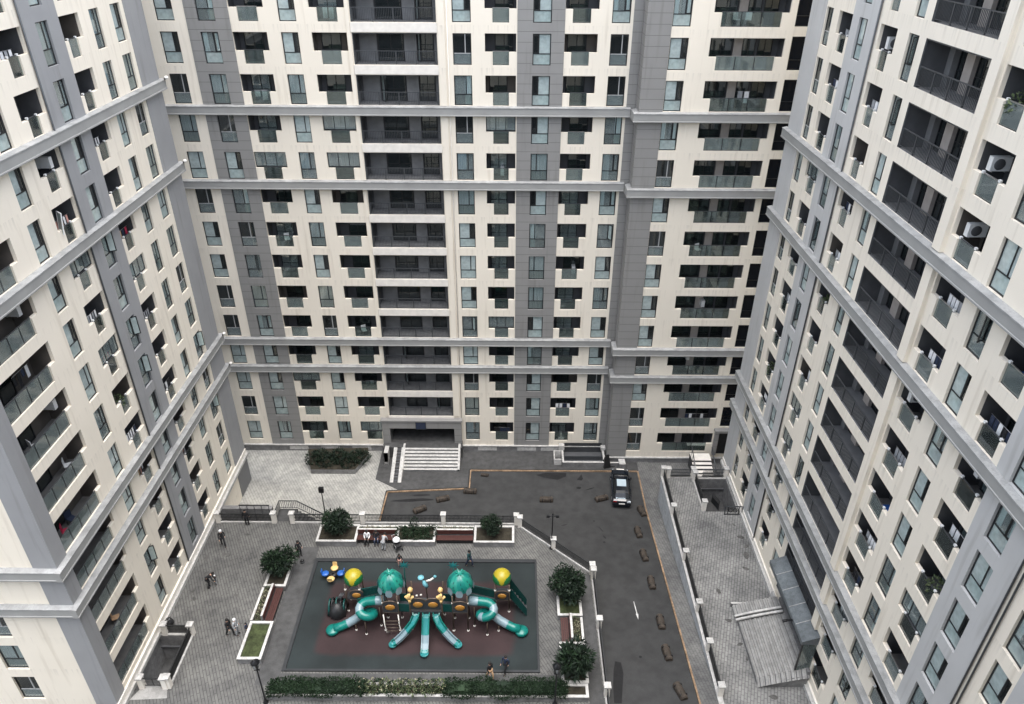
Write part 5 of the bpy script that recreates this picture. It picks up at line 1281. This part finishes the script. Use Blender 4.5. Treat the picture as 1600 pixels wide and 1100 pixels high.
# ornaments: balls, coral hands, stars, the blue figure
for x in (-7.0, -4.9):
    b = MB(); c = L3(x, 35.45, 6.95); b.lathe([(.001, -.2), (.12, -.17), (.2, 0), (.12, .17), (.001, .2)], c, 'sand', 14); b.tube([L3(x, 35.45, 6.5), L3(x, 35.45, 6.8)], .04, 'sand', 6); b.build('ball_finial', pg)
    b = MB(); c = Vector(L3(x - .05 * (1 if x < -6 else -1), 35.15, 6.0)); b.tube([c, c + Vector((0, 0, .3))], [.10, .13], 'sand', 8)
    for dx, dz in ((-.26, .42), (0, .62), (.24, .40), (-.1, .55)): b.tube([c + Vector((0, 0, .25)), c + Vector((dx * .7, 0, .25 + dz * .5)), c + Vector((dx, 0, .2 + dz))], [.09, .08, .09], 'sand', 7)
    b.build('coral_finial', pg)
for x in (-7.8, -4.2):
    b = MB(); c = Vector(L3(x, 38.0, 6.55)); 
    for i in range(8):
        a = i * PI / 4; d = Vector((math.cos(a), .15, math.sin(a))); s = Vector((-math.sin(a), 0, math.cos(a))); b.face([c + s * .09, c + d * .45, c - s * .09], 'teallt'); b.face([c + s * .09 + Vector((0, .05, 0)), c - s * .09 + Vector((0, .05, 0)), c + d * .45 + Vector((0, .02, 0))], 'teallt')
    b.tube([L3(x, 38.02, TZ), L3(x, 38.02, 6.5)], .05, 'tealdk', 6); b.build('star_leaf', pg)
b = MB(); b.lathe([(.001, -.1), (.22, -.04), (.22, .05), (.001, .1)], L3(-6.35, 36.4, 7.1), 'sky', 12); b.tube([L3(-6.2, 36.4, 6.75), L3(-6.1, 36.4, 6.45), L3(-5.95, 36.4, 6.15)], [.09, .18, .13], 'sky', 8)
b.tube([L3(-6.0, 36.4, 6.75), L3(-5.7, 36.4, 6.85), L3(-5.45, 36.4, 7.1)], [.07, .08, .06], 'capwhite', 8); b.lathe([(.001, -.1), (.14, 0), (.001, .1)], L3(-5.35, 36.4, 7.25), 'sky', 10); b.tube([L3(-6.0, 36.45, 4.8), L3(-6.05, 36.45, 6.3)], .05, 'post', 6); b.build('figure_finial', pg)
b = MB(); b.lathe([(.001, -.08), (.09, 0), (.001, .08)], L3(-6.55, 35.3, 6.55), 'capwhite', 8); b.lathe([(.001, -.08), (.09, 0), (.001, .08)], L3(-6.25, 35.3, 6.62), 'capwhite', 8); b.build('ball_finial', pg)
# dark rope climber at the left, stair ramp at the right
b = MB()
for i in range(7):
    a = i * PI / 6; b.tube([L3(-12.75 + .62 * math.cos(a), 36.9 - .5 * math.cos(t_) * 1.1, TZ + .1 + 1.15 * math.sin(t_) * (.45 + .55 * math.sin(a) ** .5 if math.sin(a) > 0 else .45)) for t_ in [k * PI / 8 for k in range(9)]], .07, 'tealdk' if i % 2 else 'black', 6)
b.lathe([(.62, .0), (.66, .35), (.5, .8), (.2, 1.05), (.001, 1.08)], L3(-12.7, 36.6, TZ + .05), 'black', 14); b.build('climbing_dome', pg)
b = MB(); A = Vector(L3(-12.35, 36.9, TZ + 1.1)); 
for i in range(3): b.tube([A + Vector((.1 * i - .35, -.1, .1)), A + Vector((.1 * i - .2, -.2, .55)), A + Vector((.12 * i, .1, .7))], .04, 'rail', 6)
b.build('grab_handle', pg)
b = MB(); P = [L3(-.05, 37.6, 4.3), L3(1.2, 36.9, 3.05)]
for dy in (-.45, .45):
    b.face([(P[0][0], P[0][1] + dy, P[0][2] - .1), (P[1][0], P[1][1] + dy, P[1][2]), (P[1][0], P[1][1] + dy, P[1][2] + .75), (P[0][0], P[0][1] + dy, P[0][2] + .95)], 'tealdk'); b.face([(P[0][0], P[0][1] + dy + .04, P[0][2] - .1), (P[0][0], P[0][1] + dy + .04, P[0][2] + .95), (P[1][0], P[1][1] + dy + .04, P[1][2] + .75), (P[1][0], P[1][1] + dy + .04, P[1][2])], 'tealdk')
for i in range(6):
    s = Vector(P[0]).lerp(Vector(P[1]), (i + .5) / 6); b.box(s.x - .12, s.x + .12, s.y - .43, s.y + .43, s.z - .04, s.z + .02, 'deck')
b.build('stair_ramp', pg)
b = MB(); 
for k in range(2): b.tube([L3(-8.97 + 1.04 * k, 35.0, 4.9), L3(-8.9 + 1.04 * k, 34.75, 4.1), L3(-8.8 + 1.04 * k, 34.7, 3.4), L3(-8.65 + 1.04 * k, 35.0, 3.05)], .04, 'capwhite', 6)
for i in range(4): b.tube([L3(-8.85, 34.74, 3.5 + .35 * i), L3(-7.85, 34.74, 3.5 + .35 * i)], .03, 'post', 6)
b.build('climbing_ladder', pg)

t = thing('spring_rocker', 'blue and yellow four seat rocker in the back left corner of the rubber surface', 'rocker', (-13.75, 40.0, TZ))
b = MB(); b.lathe([(.28, 0), (.3, .05), (.12, .08), (.14, .35), (.3, .4), (.3, .45), (.001, .46)], (0, 0, 0), 'black', 12); b.build('spring_base', t)
for dx, dy, k in ((-.6, 0, 'blue'), (.6, .05, 'blue'), (0, .55, 'sand'), (-.05, -.55, 'sand')):
    b = MB(); b.lathe([(.001, .42), (.26, .43), (.30, .5), (.24, .56), (.001, .55)], (dx, dy, 0), k, 12); b.obox((0, 0, .43), (dx, dy, .43), .14, .06, 'black'); d = Vector((dx, dy, 0)).normalized(); b.obox(Vector((dx, dy, .5)) + d * .22, Vector((dx, dy, .85)) + d * .27, .34, .05, k, up=d); b.build('seat', t)

# ------------------------------------------------------------------ people
def skin_mesh(name, joints, edges, k, root=0, lv=1):
    me = bpy.data.meshes.new(name); me.from_pydata([j[0] for j in joints], edges, []); o = bpy.data.objects.new(name, me); COL.objects.link(o)
    o.modifiers.new('skin', 'SKIN'); sub = o.modifiers.new('sub', 'SUBSURF'); sub.levels = lv; sub.render_levels = lv
    for i, j in enumerate(joints):
        r = j[1]; o.data.skin_vertices[0].data[i].radius = (r, r) if not isinstance(r, tuple) else r
        o.data.skin_vertices[0].data[i].use_root = (i == root)
    dg = bpy.context.evaluated_depsgraph_get(); m2 = bpy.data.meshes.new_from_object(o.evaluated_get(dg)); m2.name = name
    bpy.data.objects.remove(o); bpy.data.meshes.remove(me)
    m2.materials.clear(); m2.materials.append(M[k]); m2.polygons.foreach_set('use_smooth', [True] * len(m2.polygons)); return m2

def pose(kind):
    """joint positions for a 1.7 m person facing -Y"""
    J = dict(pelvis=(0, 0, .92), waist=(0, .01, 1.05), chest=(0, .015, 1.28), neckb=(0, .02, 1.43), neck=(0, .01, 1.50), head=(0, -.01, 1.60), crown=(0, 0, 1.69))
    for s, sg in (('l', 1), ('r', -1)):
        J['sh' + s] = (sg * .18, .02, 1.40); J['hip' + s] = (sg * .095, 0, .90)
        if kind == 'walk':
            J['el' + s] = (sg * .24, .06 * sg + .03, 1.14); J['wr' + s] = (sg * .23, .12 * sg - .09, .92); J['kn' + s] = (sg * .10, -.16 * sg - .03, .50); J['an' + s] = (sg * .10, -.26 * sg + .05, .085); 
        elif kind == 'stand':
            J['el' + s] = (sg * .25, .05, 1.13); J['wr' + s] = (sg * .25, -.05, .90); J['kn' + s] = (sg * .11, -.02, .50); J['an' + s] = (sg * .12, .03, .085)
        elif kind == 'sit':
            J['el' + s] = (sg * .24, .0, 1.13); J['wr' + s] = (sg * .15, -.22, 1.02); J['kn' + s] = (sg * .13, -.42, .92); J['an' + s] = (sg * .13, -.40, .50)
        elif kind == 'bend':
            J['el' + s] = (sg * .22, -.40, .93); J['wr' + s] = (sg * .18, -.48, .70); J['kn' + s] = (sg * .11, -.12, .48); J['an' + s] = (sg * .12, .03, .085)
    if kind == 'bend':
        for n, p in dict(waist=(0, -.05, 1.02), chest=(0, -.24, 1.15), neckb=(0, -.37, 1.24), neck=(0, -.42, 1.28), head=(0, -.50, 1.31), crown=(0, -.57, 1.36)).items(): J[n] = p
        for s, sg in (('l', 1), ('r', -1)): J['sh' + s] = (sg * .18, -.33, 1.21)
    return J
def person_proto(kind, top, legs, hair, label, loc, rz, sc=1.0, coat=False):
    J = pose(kind); t = thing('person', label, 'person', loc, rz); t.scale = (sc, sc, sc)
    zoff = -.42 if kind == 'sit' else 0
    names = []; joints = []; E = []
    def add(n, p, r, par=None):
        names.append(n); joints.append(((p[0], p[1], p[2] + zoff), r)); i = len(joints) - 1
        if par is not None: E.append((names.index(par), i))
    add('pelvis', J['pelvis'], .12); add('waist', J['waist'], .105, 'pelvis'); add('chest', J['chest'], (.135, .105), 'waist'); add('neckb', J['neckb'], .075, 'chest'); add('neck', J['neck'], .05, 'neckb'); add('head', J['head'], .088, 'neck'); add('crown', J['crown'], .06, 'head')
    hd = Vector(J['head']); add('nose', (hd.x, hd.y - .10, hd.z - .01), .016, 'head')
    for s, sg in (('l', 1), ('r', -1)):
        add('sh' + s, J['sh' + s], .055, 'neckb'); add('el' + s, J['el' + s], .040, 'sh' + s); add('wr' + s, J['wr' + s], .026, 'el' + s)
        w = Vector(J['wr' + s]); d = (w - Vector(J['el' + s])).normalized(); pa = w + d * .06; add('pa' + s, pa, (.032, .018), 'wr' + s)
        for f in range(4):
            o = Vector((0, .022 * (f - 1.5), 0)); L = (.062, .074, .07, .055)[f]; add('f%d%s' % (f, s), pa + d * L * .5 + o, .010, 'pa' + s); add('g%d%s' % (f, s), pa + d * L + o * 1.1 + Vector((-sg * .012, 0, 0)), .008, 'f%d%s' % (f, s))
        add('th' + s, w + d * .05 + Vector((-sg * .01, -.045, 0)), .011, 'wr' + s); add('ti' + s, w + d * .085 + Vector((-sg * .015, -.06, 0)), .009, 'th' + s)
        add('hip' + s, J['hip' + s], .085, 'pelvis'); add('kn' + s, J['kn' + s], .055, 'hip' + s); add('an' + s, J['an' + s], .038, 'kn' + s)
        a = Vector(J['an' + s]); add('toe' + s, (a.x + sg * .02, a.y - .16, a.z - .05), .034, 'an' + s)
    put(skin_mesh('body', joints, E, 'skin'), 'body', t)
    def sub(sel, extra, k, nm, pairs):
        idx = {n: i for i, n in enumerate(sel)}; jj = [(joints[names.index(n)][0], extra[n]) for n in sel]; put(skin_mesh(nm, jj, [(idx[a], idx[c]) for a, c in pairs], k), nm, t)
    R = dict(pelvis=.135 if coat else .125, waist=.125, chest=(.155, .125), neckb=.085, shl=.07, elL=.055, shr=.07, ell=.055, elr=.055, wrl=.042, wrr=.042)
    sub(['pelvis', 'waist', 'chest', 'neckb', 'shl', 'ell', 'wrl', 'shr', 'elr', 'wrr'], R, top, 'jacket', [('pelvis', 'waist'), ('waist', 'chest'), ('chest', 'neckb'), ('neckb', 'shl'), ('shl', 'ell'), ('ell', 'wrl'), ('neckb', 'shr'), ('shr', 'elr'), ('elr', 'wrr')])
    R2 = dict(pelvis=.13, hipl=.10, hipr=.10, knl=.075, knr=.075, anl=.055, anr=.055)
    sub(['pelvis', 'hipl', 'knl', 'anl', 'hipr', 'knr', 'anr'], R2, legs, 'trousers', [('pelvis', 'hipl'), ('hipl', 'knl'), ('knl', 'anl'), ('pelvis', 'hipr'), ('hipr', 'knr'), ('knr', 'anr')])
    for q in ('l', 'r'):
        a = Vector(J['an' + q]); put(skin_mesh('shoe', [((a.x, a.y + .05, a.z - .035 + zoff), .05), ((a.x, a.y, a.z - .02 + zoff), .06), ((a.x, a.y - .17, a.z - .045 + zoff), .046)], [(0, 1), (1, 2)], 'cloth_black'), 'shoe', t)
    b = MB(); h = Vector(J['head']) + Vector((0, .012, zoff + .03)); 
    prof = [(.104, -.05), (.112, .0), (.105, .05), (.075, .092), (.03, .112), (.001, .116)]
    if kind == 'bend': h += Vector((0, -.03, .02))
    b.lathe(prof, h, hair, 14); b.build('hair' if hair == 'hair' else 'hat', t)
    return t
PP = person_proto
PP('walk', 'cloth_black', 'cloth_black', 'cloth_white', 'person in a long dark coat and white hat walking near the left block', (-23.4, 43.3, TZ), .5)
PP('bend', 'cloth_black', 'cloth_black', 'hair', 'person in black bending down beside a small child near the left block', (-23.1, 39.0, TZ), 1.9)
PP('stand', 'cloth_black', 'cloth_grey', 'cloth_white', 'small child in a white hat beside the bending person', (-22.6, 39.3, TZ), -1.2, .58)
PP('walk', 'cloth_black', 'cloth_black', 'hair', 'person in a black coat walking with a companion toward the thin grass planter', (-20.0, 34.7, TZ), 1.2, 1.0)
PP('stand', 'cloth_grey', 'cloth_grey', 'cloth_white', 'person in a pale grey coat and white hat by the thin grass planter', (-19.5, 34.75, TZ), 1.4, .98)
PP('stand', 'cloth_navy', 'cloth_black', 'hair', 'small dark dressed child touching the rim of the thin grass planter', (-18.85, 34.9, TZ), 1.5, .62)
PP('stand', 'cloth_black', 'cloth_black', 'hair', 'person dressed all in black standing by the back left corner of the rubber surface', (-16.9, 42.2, TZ), .8)
PP('sit', 'cloth_white', 'cloth_black', 'hair', 'person in a white top sitting on the left half of the back bench', (-11.75, 43.78, TZ + .02), 0)
PP('sit', 'cloth_black', 'cloth_navy', 'hair', 'person in black sitting in the middle of the back bench', (-11.0, 43.80, TZ + .02), .1)
PP('bend', 'cloth_grey', 'cloth_grey', 'hair', 'person in light grey leaning forward in front of the back bench', (-10.3, 42.9, TZ), 2.9)
PP('walk', 'cloth_black', 'cloth_tan', 'hair', 'person with a black top and tan trousers walking on the front path', (-1.35, 31.35, TZ), .7)
PP('walk', 'cloth_navy', 'cloth_black', 'hair', 'person in dark navy clothes walking on the front edge of the rubber surface', (-.32, 31.85, TZ), -.6)
PP('walk', 'cloth_teal', 'cloth_navy', 'hair', 'person in a dark teal jacket walking at the back edge of the rubber surface', (-3.25, 41.3, TZ), 1.0)
PP('stand', 'cloth_black', 'cloth_pink', 'hair', 'child in black standing behind the left teal dome', (-8.75, 41.2, TZ), .2, .8)
PP('stand', 'cloth_black', 'cloth_black', 'hair', 'person in black leaning on the back left terrace railing', (-22.2, 45.7, TZ), PI)
t = thing('ball', 'small black ball lying near the person in black by the rubber surface', 'ball', (-16.55, 41.55, TZ + .17)); b = MB(); b.lathe([(.17 * math.sin(i / 8 * PI) + .0005, -.17 * math.cos(i / 8 * PI)) for i in range(9)], (0, 0, 0), 'black', 14); o = b.build('shell', t)
b = MB(); b.lathe([(.172, -.02), (.174, 0), (.172, .02)], (0, 0, 0), 'cloth_grey', 14); b.build('seam', t)
t = thing('stroller', 'dark pram with a white hood parked at the right end of the back bench', 'pram', (-9.15, 43.05, TZ), .5)
b = MB(); b.box(-.22, .22, -.3, .3, .42, .55, 'black'); b.obox((0, .32, .5), (0, .46, .95), .44, .06, 'black', up=(0, 1, 0)); b.build('seat', t)
b = MB(); b.lathe([(.30, .0), (.28, .12), (.18, .22), (.001, .26)], (0, .28, .75), 'cloth_white', 12); b.build('hood', t)
b = MB(); b.tube([(-.22, .3, .45), (-.22, .7, 1.0), (.22, .7, 1.0), (.22, .3, .45)], .02, 'steel', 6); b.build('handle', t)
for sx in (-.25, .25):
    for y in (-.28, .28): b = MB(); b.tube([(sx - .03, y, .14), (sx + .03, y, .14)], .14, 'tyre', 12); b.build('wheel', t)
    b = MB(); b.tube([(sx * .9, -.28, .14), (sx * .9, .3, .5)], .02, 'steel', 6); b.tube([(sx * .9, .28, .14), (sx * .9, -.25, .48)], .02, 'steel', 6); b.build('chassis', t)
t = thing('rubbish_bag', 'black rubbish bag leaning on the left block above the sunken stairwell', 'bag', (-24.75, 35.6, TZ)); b = MB(); b.lathe([(.001, 0), (.28, .03), (.34, .2), (.26, .42), (.10, .52), (.12, .6), (.001, .62)], (0, 0, 0), 'black', 12, wob=lambda a, j: 1 + .1 * math.sin(3 * a + j)); b.build('sack', t); b = MB(); b.lathe([(.09, .50), (.12, .54), (.09, .57)], (0, 0, 0), 'cloth_white', 10); b.build('tie', t)

# ------------------------------------------------------------------ things kept on balconies
ORD = ['ground', 'second', 'third', 'fourth', 'fifth', 'sixth', 'seventh', 'eighth', 'ninth', 'tenth', 'eleventh', 'twelfth', 'thirteenth', 'fourteenth', 'fifteenth', 'sixteenth']
FACE = dict(L=(left, opL, lambda u, y, z: (XL - y, u, z), PI / 2, ZRL, 'left block'), R=(right, opR, lambda u, y, z: (XR + y, -u, z), -PI / 2, ZRR, 'right block'), B=(back, opB, lambda u, y, z: (u, YB_ + y, z), 0.0, ZRB, 'far block'), W=(wing, opW, lambda u, y, z: (u, YW + y, z), 0.0, ZRB, 'wing'))
def on_balcony(face, u, r, dx, y, z):
    f = FACE[face]; return f[2](u + dx, y, f[4] + 3 * r + ZB + z), f[3]
def ac_unit(face, u, r, where, dx=-.75, y=.75, z=1.35):
    loc, rz = on_balcony(face, u, r, dx, y, z)
    t = thing('air_conditioner', 'white air conditioner, %s, %s storey, %s' % (FACE[face][5], ORD[r], where), 'air conditioner', loc, rz, 'air conditioners on balconies')
    b = MB(); b.box(-.14, .16, -.42, .42, -.3, .3, 'acwhite'); b.build('case', t)
    b = MB(); b.lathe([(.23, 0), (.24, .015), (.20, .03), (.001, .02)], (0, 0, 0), 'lgwall', 16); m_ = b.mesh('fan_grille')
    for v in m_.vertices: v.co = Vector((v.co.z + .161, v.co.x - .08, v.co.y))
    put(m_, 'fan_grille', t); [MB().box(-.12, .12, y, y + .04, -.36, -.30, 'steel').build('bracket', t) for y in (-.3, .26)]
def laundry(face, u, r, where, cols, dx=0, y=.35, z=1.35, n=5, w=1.5):
    loc, rz = on_balcony(face, u, r, dx, y, z)
    t = thing('laundry_line', '%s washing hanging, %s, %s storey, %s' % (cols[1], FACE[face][5], ORD[r], where), 'laundry', loc, rz, 'washing on balconies')
    b = MB(); b.tube([(-w / 2, 0, .02), (w / 2, 0, .02)], .012, 'steel', 5); b.build('line', t); rr = random.Random(r * 31 + int(u * 7))
    for i in range(n):
        x = -w / 2 + w * (i + .15) / n; ww = w / n * .75; h = rr.uniform(.45, .95); k = rr.choice(cols[0]); b = MB()
        for j in range(3): b.face([(x + ww * j / 3, .02 * (j % 2), -h), (x + ww * (j + 1) / 3, .02 * ((j + 1) % 2), -h + .03), (x + ww * (j + 1) / 3, .02 * ((j + 1) % 2), 0), (x + ww * j / 3, .02 * (j % 2), 0)], k)
        b.build('garment', t)
def chair(face, u, r, where, k, colour, dx=0, y=.7, turn=.5):
    loc, rz = on_balcony(face, u, r, dx, y, 0)
    t = thing('chair', '%s chair, %s, %s storey, %s' % (colour, FACE[face][5], ORD[r], where), 'chair', loc, rz + turn, 'chairs on balconies')
    b = MB(); b.box(-.22, .22, -.22, .22, .42, .46, k); b.build('seat', t); b = MB(); b.box(-.22, .22, .2, .24, .46, .92, k); b.build('backrest', t)
    for sx in (-.19, .19):
        for sy in (-.19, .19): b = MB(); b.box(sx - .02, sx + .02, sy - .02, sy + .02, 0, .42, 'rail'); b.build('leg', t)
WH = (['cloth_white', 'cloth_white', 'cloth_grey'], 'white'); BK = (['cloth_black', 'cloth_white', 'cloth_navy'], 'black and white'); RD = (['cloth_red', 'cloth_red', 'cloth_navy', 'cloth_tan'], 'red and dark'); TN = (['cloth_pink', 'cloth_tan', 'cloth_white'], 'pink and tan')
uT = -30.37; nearT = 'balcony just right of the loggias'
for r in (12, 11): ac_unit('R', uT, r, nearT)
for r, c in ((9, BK), (10, WH), (7, WH), (4, BK), (5, WH)): laundry('R', uT, r, nearT, c, dx=.3)
laundry('R', -24.7, 9, 'balcony nearest the viewer', BK); ac_unit('R', -42.6, 13, 'balcony just left of the loggias', dx=-.5); laundry('R', -42.6, 12, 'balcony just left of the loggias', WH, w=1.2, n=3); laundry('R', -42.6, 10, 'balcony just left of the loggias', BK, w=1.2, n=4)
laundry('R', -48.5, 12, 'balcony at the far end', BK, w=1.2, n=3); laundry('R', -48.5, 4, 'balcony at the far end', WH, w=1.2, n=4); ac_unit('R', -24.7, 5, 'balcony nearest the viewer'); ac_unit('R', uT, 8, nearT)
laundry('L', 39.7, 9, 'balcony beside the blue grey strip', TN, w=1.4); laundry('L', 39.7, 6, 'balcony beside the blue grey strip', RD, w=1.4); laundry('L', 39.7, 4, 'balcony beside the blue grey strip', BK, w=1.4); laundry('L', 45.6, 8, 'balcony near the far end', RD, w=1.2, n=3); ac_unit('L', 39.7, 10, 'balcony beside the blue grey strip', dx=.7)
laundry('L', 45.6, 4, 'balcony near the far end', BK, w=1.2, n=3)
bg = 'wide corner balcony'
chair('L', 31.3, 4, bg, 'cloth_red', 'red', dx=0, y=.55); chair('L', 32.3, 4, bg, 'cloth_navy', 'blue', dx=0, y=.8, turn=-.4); chair('L', 33.6, 5, bg, 'acwhite', 'white', dx=0, y=.7); chair('L', 31.6, 6, bg, 'acwhite', 'white', dx=0, y=.6, turn=1.0); laundry('L', 33.0, 7, bg, BK, dx=0, y=.9, n=4); ac_unit('L', 34.2, 6, bg, dx=0, y=1.0); ac_unit('L', 34.2, 8, bg, dx=0, y=1.0); chair('L', 32.5, 1, bg, 'cloth_tan', 'tan', dx=0, y=.7)
T1, T2, T3, T4 = 'second balcony left of the loggias', 'balcony just left of the loggias', 'balcony just right of the loggias', 'balcony at the right end'
laundry('B', -13.8, 13, T2, WH, z=.95, n=2, w=.9); laundry('B', -19.75, 11, T1, WH, z=1.0, n=2, w=1.1); laundry('B', -1.0, 0, T3, BK, n=5, w=1.6); laundry('B', 5.04, 1, T4, BK, n=4); ac_unit('B', -1.0, 9, T3, dx=.1, y=1.1, z=.5); chair('B', -19.75, 7, T1, 'acwhite', 'white', dx=.1); ac_unit('B', 5.04, 6, T4, dx=.4, y=1.1, z=.6); chair('B', -13.8, 4, T2, 'acwhite', 'white', y=.5); laundry('B', -13.8, 2, T2, WH, n=2, w=.8, z=.9)
wb = 'wide balcony'
chair('W', 16.2, 13, wb, 'acwhite', 'white', y=.5); chair('W', 17.0, 13, wb, 'cloth_white', 'pale fabric', y=.5, turn=-.3); laundry('W', 17.9, 1, wb, BK, w=2.2, n=6); ac_unit('W', 16.4, 3, wb, dx=0, y=1.2, z=1.5); chair('W', 15.8, 7, wb, 'acwhite', 'white', y=.5); ac_unit('W', 17.0, 5, wb, dx=0, y=1.15, z=1.1); laundry('W', 17.6, 11, wb, WH, w=1.0, n=2, y=.8)
def plant_pot(face, u, r, where, dx=0, y=.4):
    loc, rz = on_balcony(face, u, r, dx, y, 0)
    t = thing('potted_plant', 'leafy potted plant, %s, %s storey, %s' % (FACE[face][5], ORD[r], where), 'plant', loc, rz, 'potted plants on balconies'); rr = random.Random(r)
    b = MB(); b.lathe([(.13, 0), (.19, .34), (.16, .34), (.001, .30)], (0, 0, 0), 'block', 10); b.build('pot', t); b = MB(); leaves(b, 130, lump(0, 0, .85, .34, .34, .48, r), .2, 'leaflt', rr); b.build('foliage', t)
def storage_box(face, u, r, where, k, colour, dx=0, y=.6):
    loc, rz = on_balcony(face, u, r, dx, y, 0)
    t = thing('storage_box', '%s storage box, %s, %s storey, %s' % (colour, FACE[face][5], ORD[r], where), 'box', loc, rz, 'storage boxes on balconies'); b = MB(); b.box(-.32, .32, -.22, .22, 0, .5, k); b.build('body', t); b = MB(); b.box(-.34, .34, -.24, .24, .5, .56, k); b.build('lid', t)
far_, mid_, near_ = 'balcony at the far end', 'balcony just left of the loggias', 'balcony nearest the viewer'
for i, (fc, u, r, wh, kind) in enumerate([('R', -48.5, 13, far_, 0), ('R', -48.5, 10, far_, 1), ('R', -48.5, 8, far_, 3), ('R', -48.5, 7, far_, 0), ('R', -48.5, 5, far_, 2), ('R', -42.6, 11, mid_, 3), ('R', -42.6, 9, mid_, 0), ('R', -42.6, 8, mid_, 2), ('R', -42.6, 6, mid_, 0), ('R', -42.6, 5, mid_, 1),
        ('R', uT, 13, nearT, 2), ('R', uT, 6, nearT, 3), ('R', uT, 3, nearT, 0), ('R', uT, 2, nearT, 1), ('R', -24.7, 10, near_, 3), ('R', -24.7, 8, near_, 1), ('R', -24.7, 7, near_, 0), ('R', -24.7, 6, near_, 2), ('L', 39.7, 12, 'balcony beside the blue grey strip', 0), ('L', 39.7, 11, 'balcony beside the blue grey strip', 3),
        ('L', 39.7, 8, 'balcony beside the blue grey strip', 1), ('L', 39.7, 7, 'balcony beside the blue grey strip', 0), ('L', 39.7, 5, 'balcony beside the blue grey strip', 2), ('L', 39.7, 3, 'balcony beside the blue grey strip', 0), ('L', 45.6, 12, 'balcony near the far end', 3), ('L', 45.6, 10, 'balcony near the far end', 0), ('L', 45.6, 7, 'balcony near the far end', 1),
        ('L', 45.6, 6, 'balcony near the far end', 0), ('L', 45.6, 5, 'balcony near the far end', 3), ('L', 45.6, 2, 'balcony near the far end', 0)]):
    sx = .25 if i % 2 else -.25
    if kind == 0: laundry(fc, u, r, wh, (WH, BK, TN)[i % 3], w=1.1, n=3 + i % 2, z=1.25, y=.4 + .1 * (i % 3))
    elif kind == 1: ac_unit(fc, u, r, wh, dx=-sx * 2, y=1.0, z=1.2 + .2 * (i % 2))
    elif kind == 2: plant_pot(fc, u, r, wh, dx=sx)
    else: storage_box(fc, u, r, wh, ('acwhite', 'cloth_tan', 'blue')[i % 3], ('white', 'tan', 'blue')[i % 3], dx=sx)
t = thing('picture_frame', 'white framed panel leaning out of a tenth storey balcony of the left block', 'panel', on_balcony('L', 39.0, 9, 0, .1, .7)[0], PI / 2); b = MB(); rect_frame(b, -.3, .3, 0, 1.25, 0, .06, .05, 'acwhite'); b.build('frame', t); b = MB(); b.box(-.24, .24, .01, .03, .06, 1.19, 'guardpale'); b.build('pane', t); t.rotation_euler = (0.15, 0, PI / 2 + .9)

# ------------------------------------------------------------------ light
SUN_EL, SUN_AZ = math.radians(81), math.radians(150)      # azimuth clockwise from +Y: behind the camera, a little to its left
w = bpy.data.worlds.new('World'); S.world = w; w.use_nodes = True; nt = w.node_tree; bg_ = nt.nodes['Background']
sk = nt.nodes.new('ShaderNodeTexSky'); sk.sky_type = 'NISHITA'; sk.sun_disc = False; sk.sun_elevation = SUN_EL; sk.sun_rotation = SUN_AZ; sk.dust_density = 2.5; sk.air_density = 1.0; sk.ozone_density = 0.8
hs_ = nt.nodes.new('ShaderNodeHueSaturation'); hs_.inputs['Saturation'].default_value = 0.5; nt.links.new(sk.outputs['Color'], hs_.inputs['Color']); nt.links.new(hs_.outputs['Color'], bg_.inputs['Color']); bg_.inputs['Strength'].default_value = 0.15
sl = bpy.data.lights.new('sun', 'SUN'); so = bpy.data.objects.new('sun', sl); COL.objects.link(so)
sl.energy = 0.75; sl.angle = math.radians(60); sl.color = (1.0, 0.98, 0.95)
dr = Vector((math.sin(SUN_AZ) * math.cos(SUN_EL), math.cos(SUN_AZ) * math.cos(SUN_EL), math.sin(SUN_EL)))
so.rotation_euler = dr.to_track_quat('Z', 'Y').to_euler(); so.location = (0, 0, 90)
vs = S.view_settings; vs.view_transform = 'Standard'; vs.look = 'None'; vs.exposure = 1.92; vs.gamma = 1.0
S.cycles.max_bounces = 8; S.cycles.diffuse_bounces = 4; S.cycles.glossy_bounces = 3; S.cycles.transparent_max_bounces = 16; S.cycles.transmission_bounces = 4
S.cycles.caustics_reflective = False; S.cycles.caustics_refractive = False
